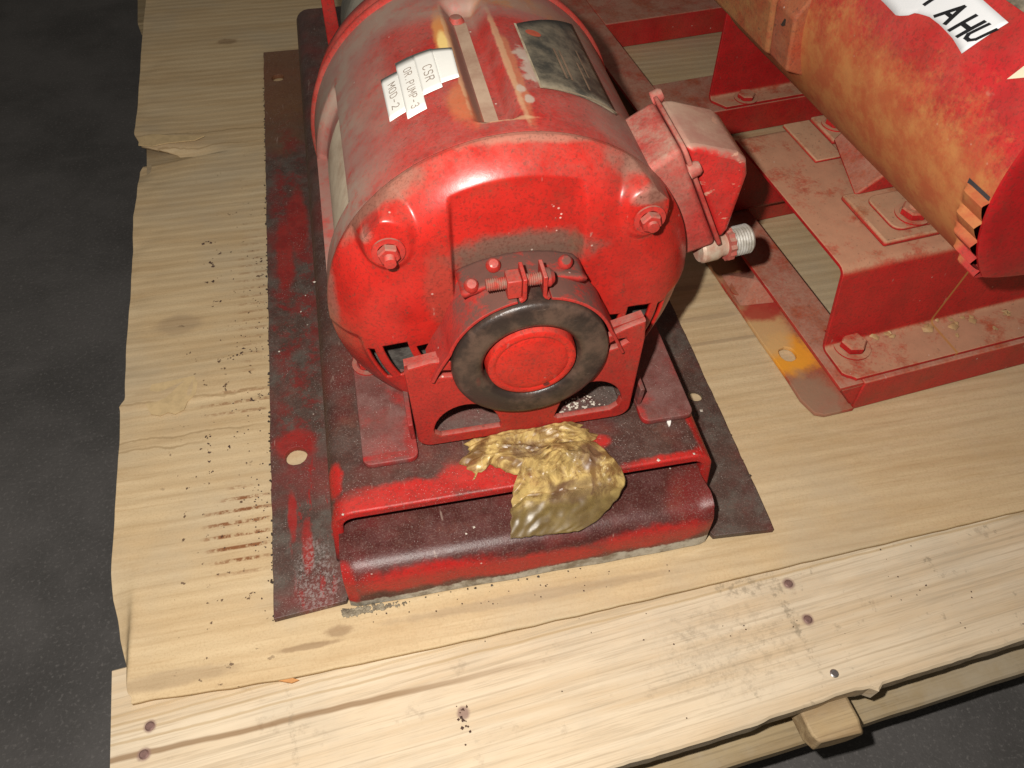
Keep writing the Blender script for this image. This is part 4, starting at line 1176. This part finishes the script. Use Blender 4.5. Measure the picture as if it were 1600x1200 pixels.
hexnut("foot_bolt", (.0880, .0760, .1331), (0, 0, 1), .0100, .0060, m_ped, foot, .004, .0135)
hexnut("foot_bolt", (.1000, .2050, .1301), (0, 0, 1), .0090, .0055, m_ped, foot2, .003, .012)
# motor body 2
X2, Z2, R2 = .143, .245, .116
def cyl2(deg, y, off=0.0):
    r = R2 + off
    return Vector((X2 + r * math.cos(R(deg)), y, Z2 + r * math.sin(R(deg))))
def flank_rust(n, col):
    p = n.xyz()
    # rust dust settled in a band on the lower left flank
    k = n.add(p[2], n.add(n.mul(n.sub(n.noise(22, 5, .6), .5), .07), n.mul(n.sub(n.noise(150, 5, .75), .5), .075)))
    m = n.mul(n.ss(k, .278, .232), n.ss(p[0], .10, .05))
    m = n.mul(m, n.inv(n.mul(n.ss(p[1], -.006, -.014), n.ss(p[2], .205, .19))))
    m = n.mx(m, n.mul(n.ss(p[1], .17, .26), n.mul(n.ss(k, .36, .27), .9)))
    rc = n.mix(n.ss(n.noise(50, 6, .7), .35, .66), (0.52, 0.235, 0.075), (0.44, 0.125, 0.045))
    return n.mix(n.mul(m, .82), col, rc)
m_sh2 = painted("red_shell_rust_bloom", red=(0.52, 0.016, 0.020), rust=.10, dust=(0.40, 0.16, 0.11), dust_up=.1, dust_all=.30, dscale=14, chips=.2, pale=.1, rough=.42, bumpy=.18, extra=(flank_rust,))
g = G()
ys2 = [-.0250, -.0240, -.0200, -.0150, -.0100, -.0075, -.0055, -.0040, -.0020] + [.33 * k / 24 for k in range(25)]
def flat2(v):
    # the rim is flattened underneath, clear of the mount
    lim = Z2 - .078
    if v.z < lim: v.z = lerp(v.z, lim + (v.z - lim) * .25, sst(v.y, .006, -.006))
    return v
def rim2(d, y):
    # overlapping louvre lips pressed into the lower rim
    if not 185.5 < d < 335: return 0.0
    ph = (d - 185.5) / 8.2
    f = ph - int(ph)
    return (.0062 * (1 - f) ** .75 * sst(f, 0.0, .14) - .0004) * sst(y, -.0030, -.0085)
def sh2fn(i, j):
    d = i * 360 / 900
    v = cyl2(d, ys2[j], rim2(d, ys2[j]))
    return flat2(v)
g.grid(900, len(ys2), sh2fn, None, wrap=True)
sh2 = obj("motor_shell", g, m_sh2, p2, smooth=35)
m_b2 = painted("deep_red_end_bell", red=(0.46, 0.008, 0.012), dust_up=.05, dust_all=.04, chips=.2, pale=.06, rough=.26, bumpy=.1)
g = G()
prof2 = [(R2 + .0004, -.0246), (R2 + .0002, -.0262), (R2 - .0022, -.0275), (R2 - .010, -.0282), (R2 - .05, -.0300), (.0, -.0305)]
def bell2(i, j):
    d = i * 360 / 900; r, y = prof2[j]
    return flat2(Vector((X2 + r * math.cos(R(d)), y, Z2 + r * math.sin(R(d)))))
g.grid(900, 6, bell2, None, wrap=True)
bell_2 = obj("end_cover", g, m_b2, p2, smooth=35)
g = G(); g.grid(6, 6, lambda i, j: cyl2(lerp(184.2, 186.0, i / 5), lerp(-.0235, -.004, j / 5), .0004))
obj("louvre_gap", g, plain("dark_louvre_gap", (.05, .05, .055), .6), bell_2)  # dark patch laid on the rim, painting the shade inside the first slit
# handwritten paper label
m_lab = plain("white_paper_label", (0.74, 0.75, 0.76), .6, var=.05, scale=30, bump=.05)
low = [(.20, 163.0), (.1263, 160.8), (.108, 161.6), (.1000, 159.6), (.0962, 157.8), (.085, 156.4), (.0741, 156.4), (.0602, 157.1), (.0477, 158.7)]
low = sorted(low)
g = G()
NL = 40
def labfn(i, j):
    v = j / 6
    yb = lerp(.0477, .17, i / NL); yt = lerp(.0367, .17, i / NL)
    db = interp(low, yb); dt = lerp(146.2, 143.0, min(1, i / NL * 1.4))
    return cyl2(lerp(db, dt, v), lerp(yb, yt, v), .0006)
g.grid(NL + 1, 7, labfn)
lab = obj("paper_label", g, m_lab, p2, smooth=60, solid=.0004, off=1)
g = G()
def letter2(ch, y0, w, db, dt, slant, dd=0.0):
    strokes(g, GL[ch], .19, lambda u, v: cyl2(lerp(db, dt, v) + dd * u, y0 - u * w - slant * v, .0014))
letter2('A', .0810, .0150, 155.3, 149.3, .0075)
letter2('H', .0660, .0140, 155.9, 149.4, .0080)
letter2('U', .0545, .0120, 155.0, 149.2, .0080)
letter2('T', .0985, .0150, 154.6, 149.0, .0060)
letter2('N', .1120, .0160, 154.6, 149.0, .0060)
letter2('E', .1270, .0140, 155.4, 149.6, .0060)
obj("lettering", g, plain("black_marker", (.012, .012, .014), .5), lab, smooth=0, fix=False)
g = G()
g.add([cyl2(d, y, .0008) for d, y in ((156.9, .0115), (152.3, .0088), (146, .004), (147, -.004), (153.5, .0015))], [(0, 1, 2, 3, 4)])
obj("paper_scrap", g, plain("cream_paper", (.72, .66, .48), .6, var=.08), p2, smooth=0)
g = G(); g.grid(6, 12, lambda i, j: cyl2(lerp(142.4, 120, i / 5), lerp(.030, .150, j / 11), .0012))
obj("name_plate", g, plain("dull_name_plate", (.24, .20, .14), .5, col2=(.10, .09, .07), scale=120), p2, smooth=60, solid=.0008, off=1)
# terminal box on its left flank, rusty ochre
m_och = painted("ochre_rusty_box", red=(0.36, 0.05, 0.02), rust=.95, rust_up=.9, rust_col=(0.44, 0.22, 0.06), dust=(0.45, 0.25, 0.09), dust_up=.4, dust_all=.7, chips=.4, rough=.6, bumpy=.3)
m_och2 = painted("orange_dusty_box_end", red=(0.38, 0.05, 0.022), rust=.5, rust_col=(0.44, 0.18, 0.05), dust=(0.45, 0.24, 0.13), dust_up=.6, dust_all=.45, chips=.5, rough=.5, bumpy=.3)
g = G(); g.prism([(.0226, .2000), (.100, .168), (.120, .290), (.040, .275), (.0172, .2427)], lambda a, b, d: (a, d, b), .1900, .2180)
tb2 = obj("terminal_box", g, m_och2, p2, bevel=.0022, seg=3)
g = G(); g.prism([(.0206, .2000), (.100, .168), (.120, .294), (.038, .279), (.0152, .2432)], lambda a, b, d: (a, d, b), .2188, .345)
obj("box_lid", g, m_och, tb2, bevel=.003, seg=3)
g = G(); g.prism([(.0190, .232), (.0160, .232), (.0330, .274), (.0360, .272)], lambda a, b, d: (a, d, b), .2010, .2032)
obj("box_slot", g, plain("dark_seam", (.03, .018, .012), .7), tb2)
# pump body further back
g = G()
g.lathe([(.02, 0), (.07, 0), (.09, .02), (.09, .10), (.05, .13), (.0, .13)], (X2 + .06, .45, Z2 - .01), (0, 1, 0), 40)
obj("pump_casing", g, m_r2, p2, bevel=.002)
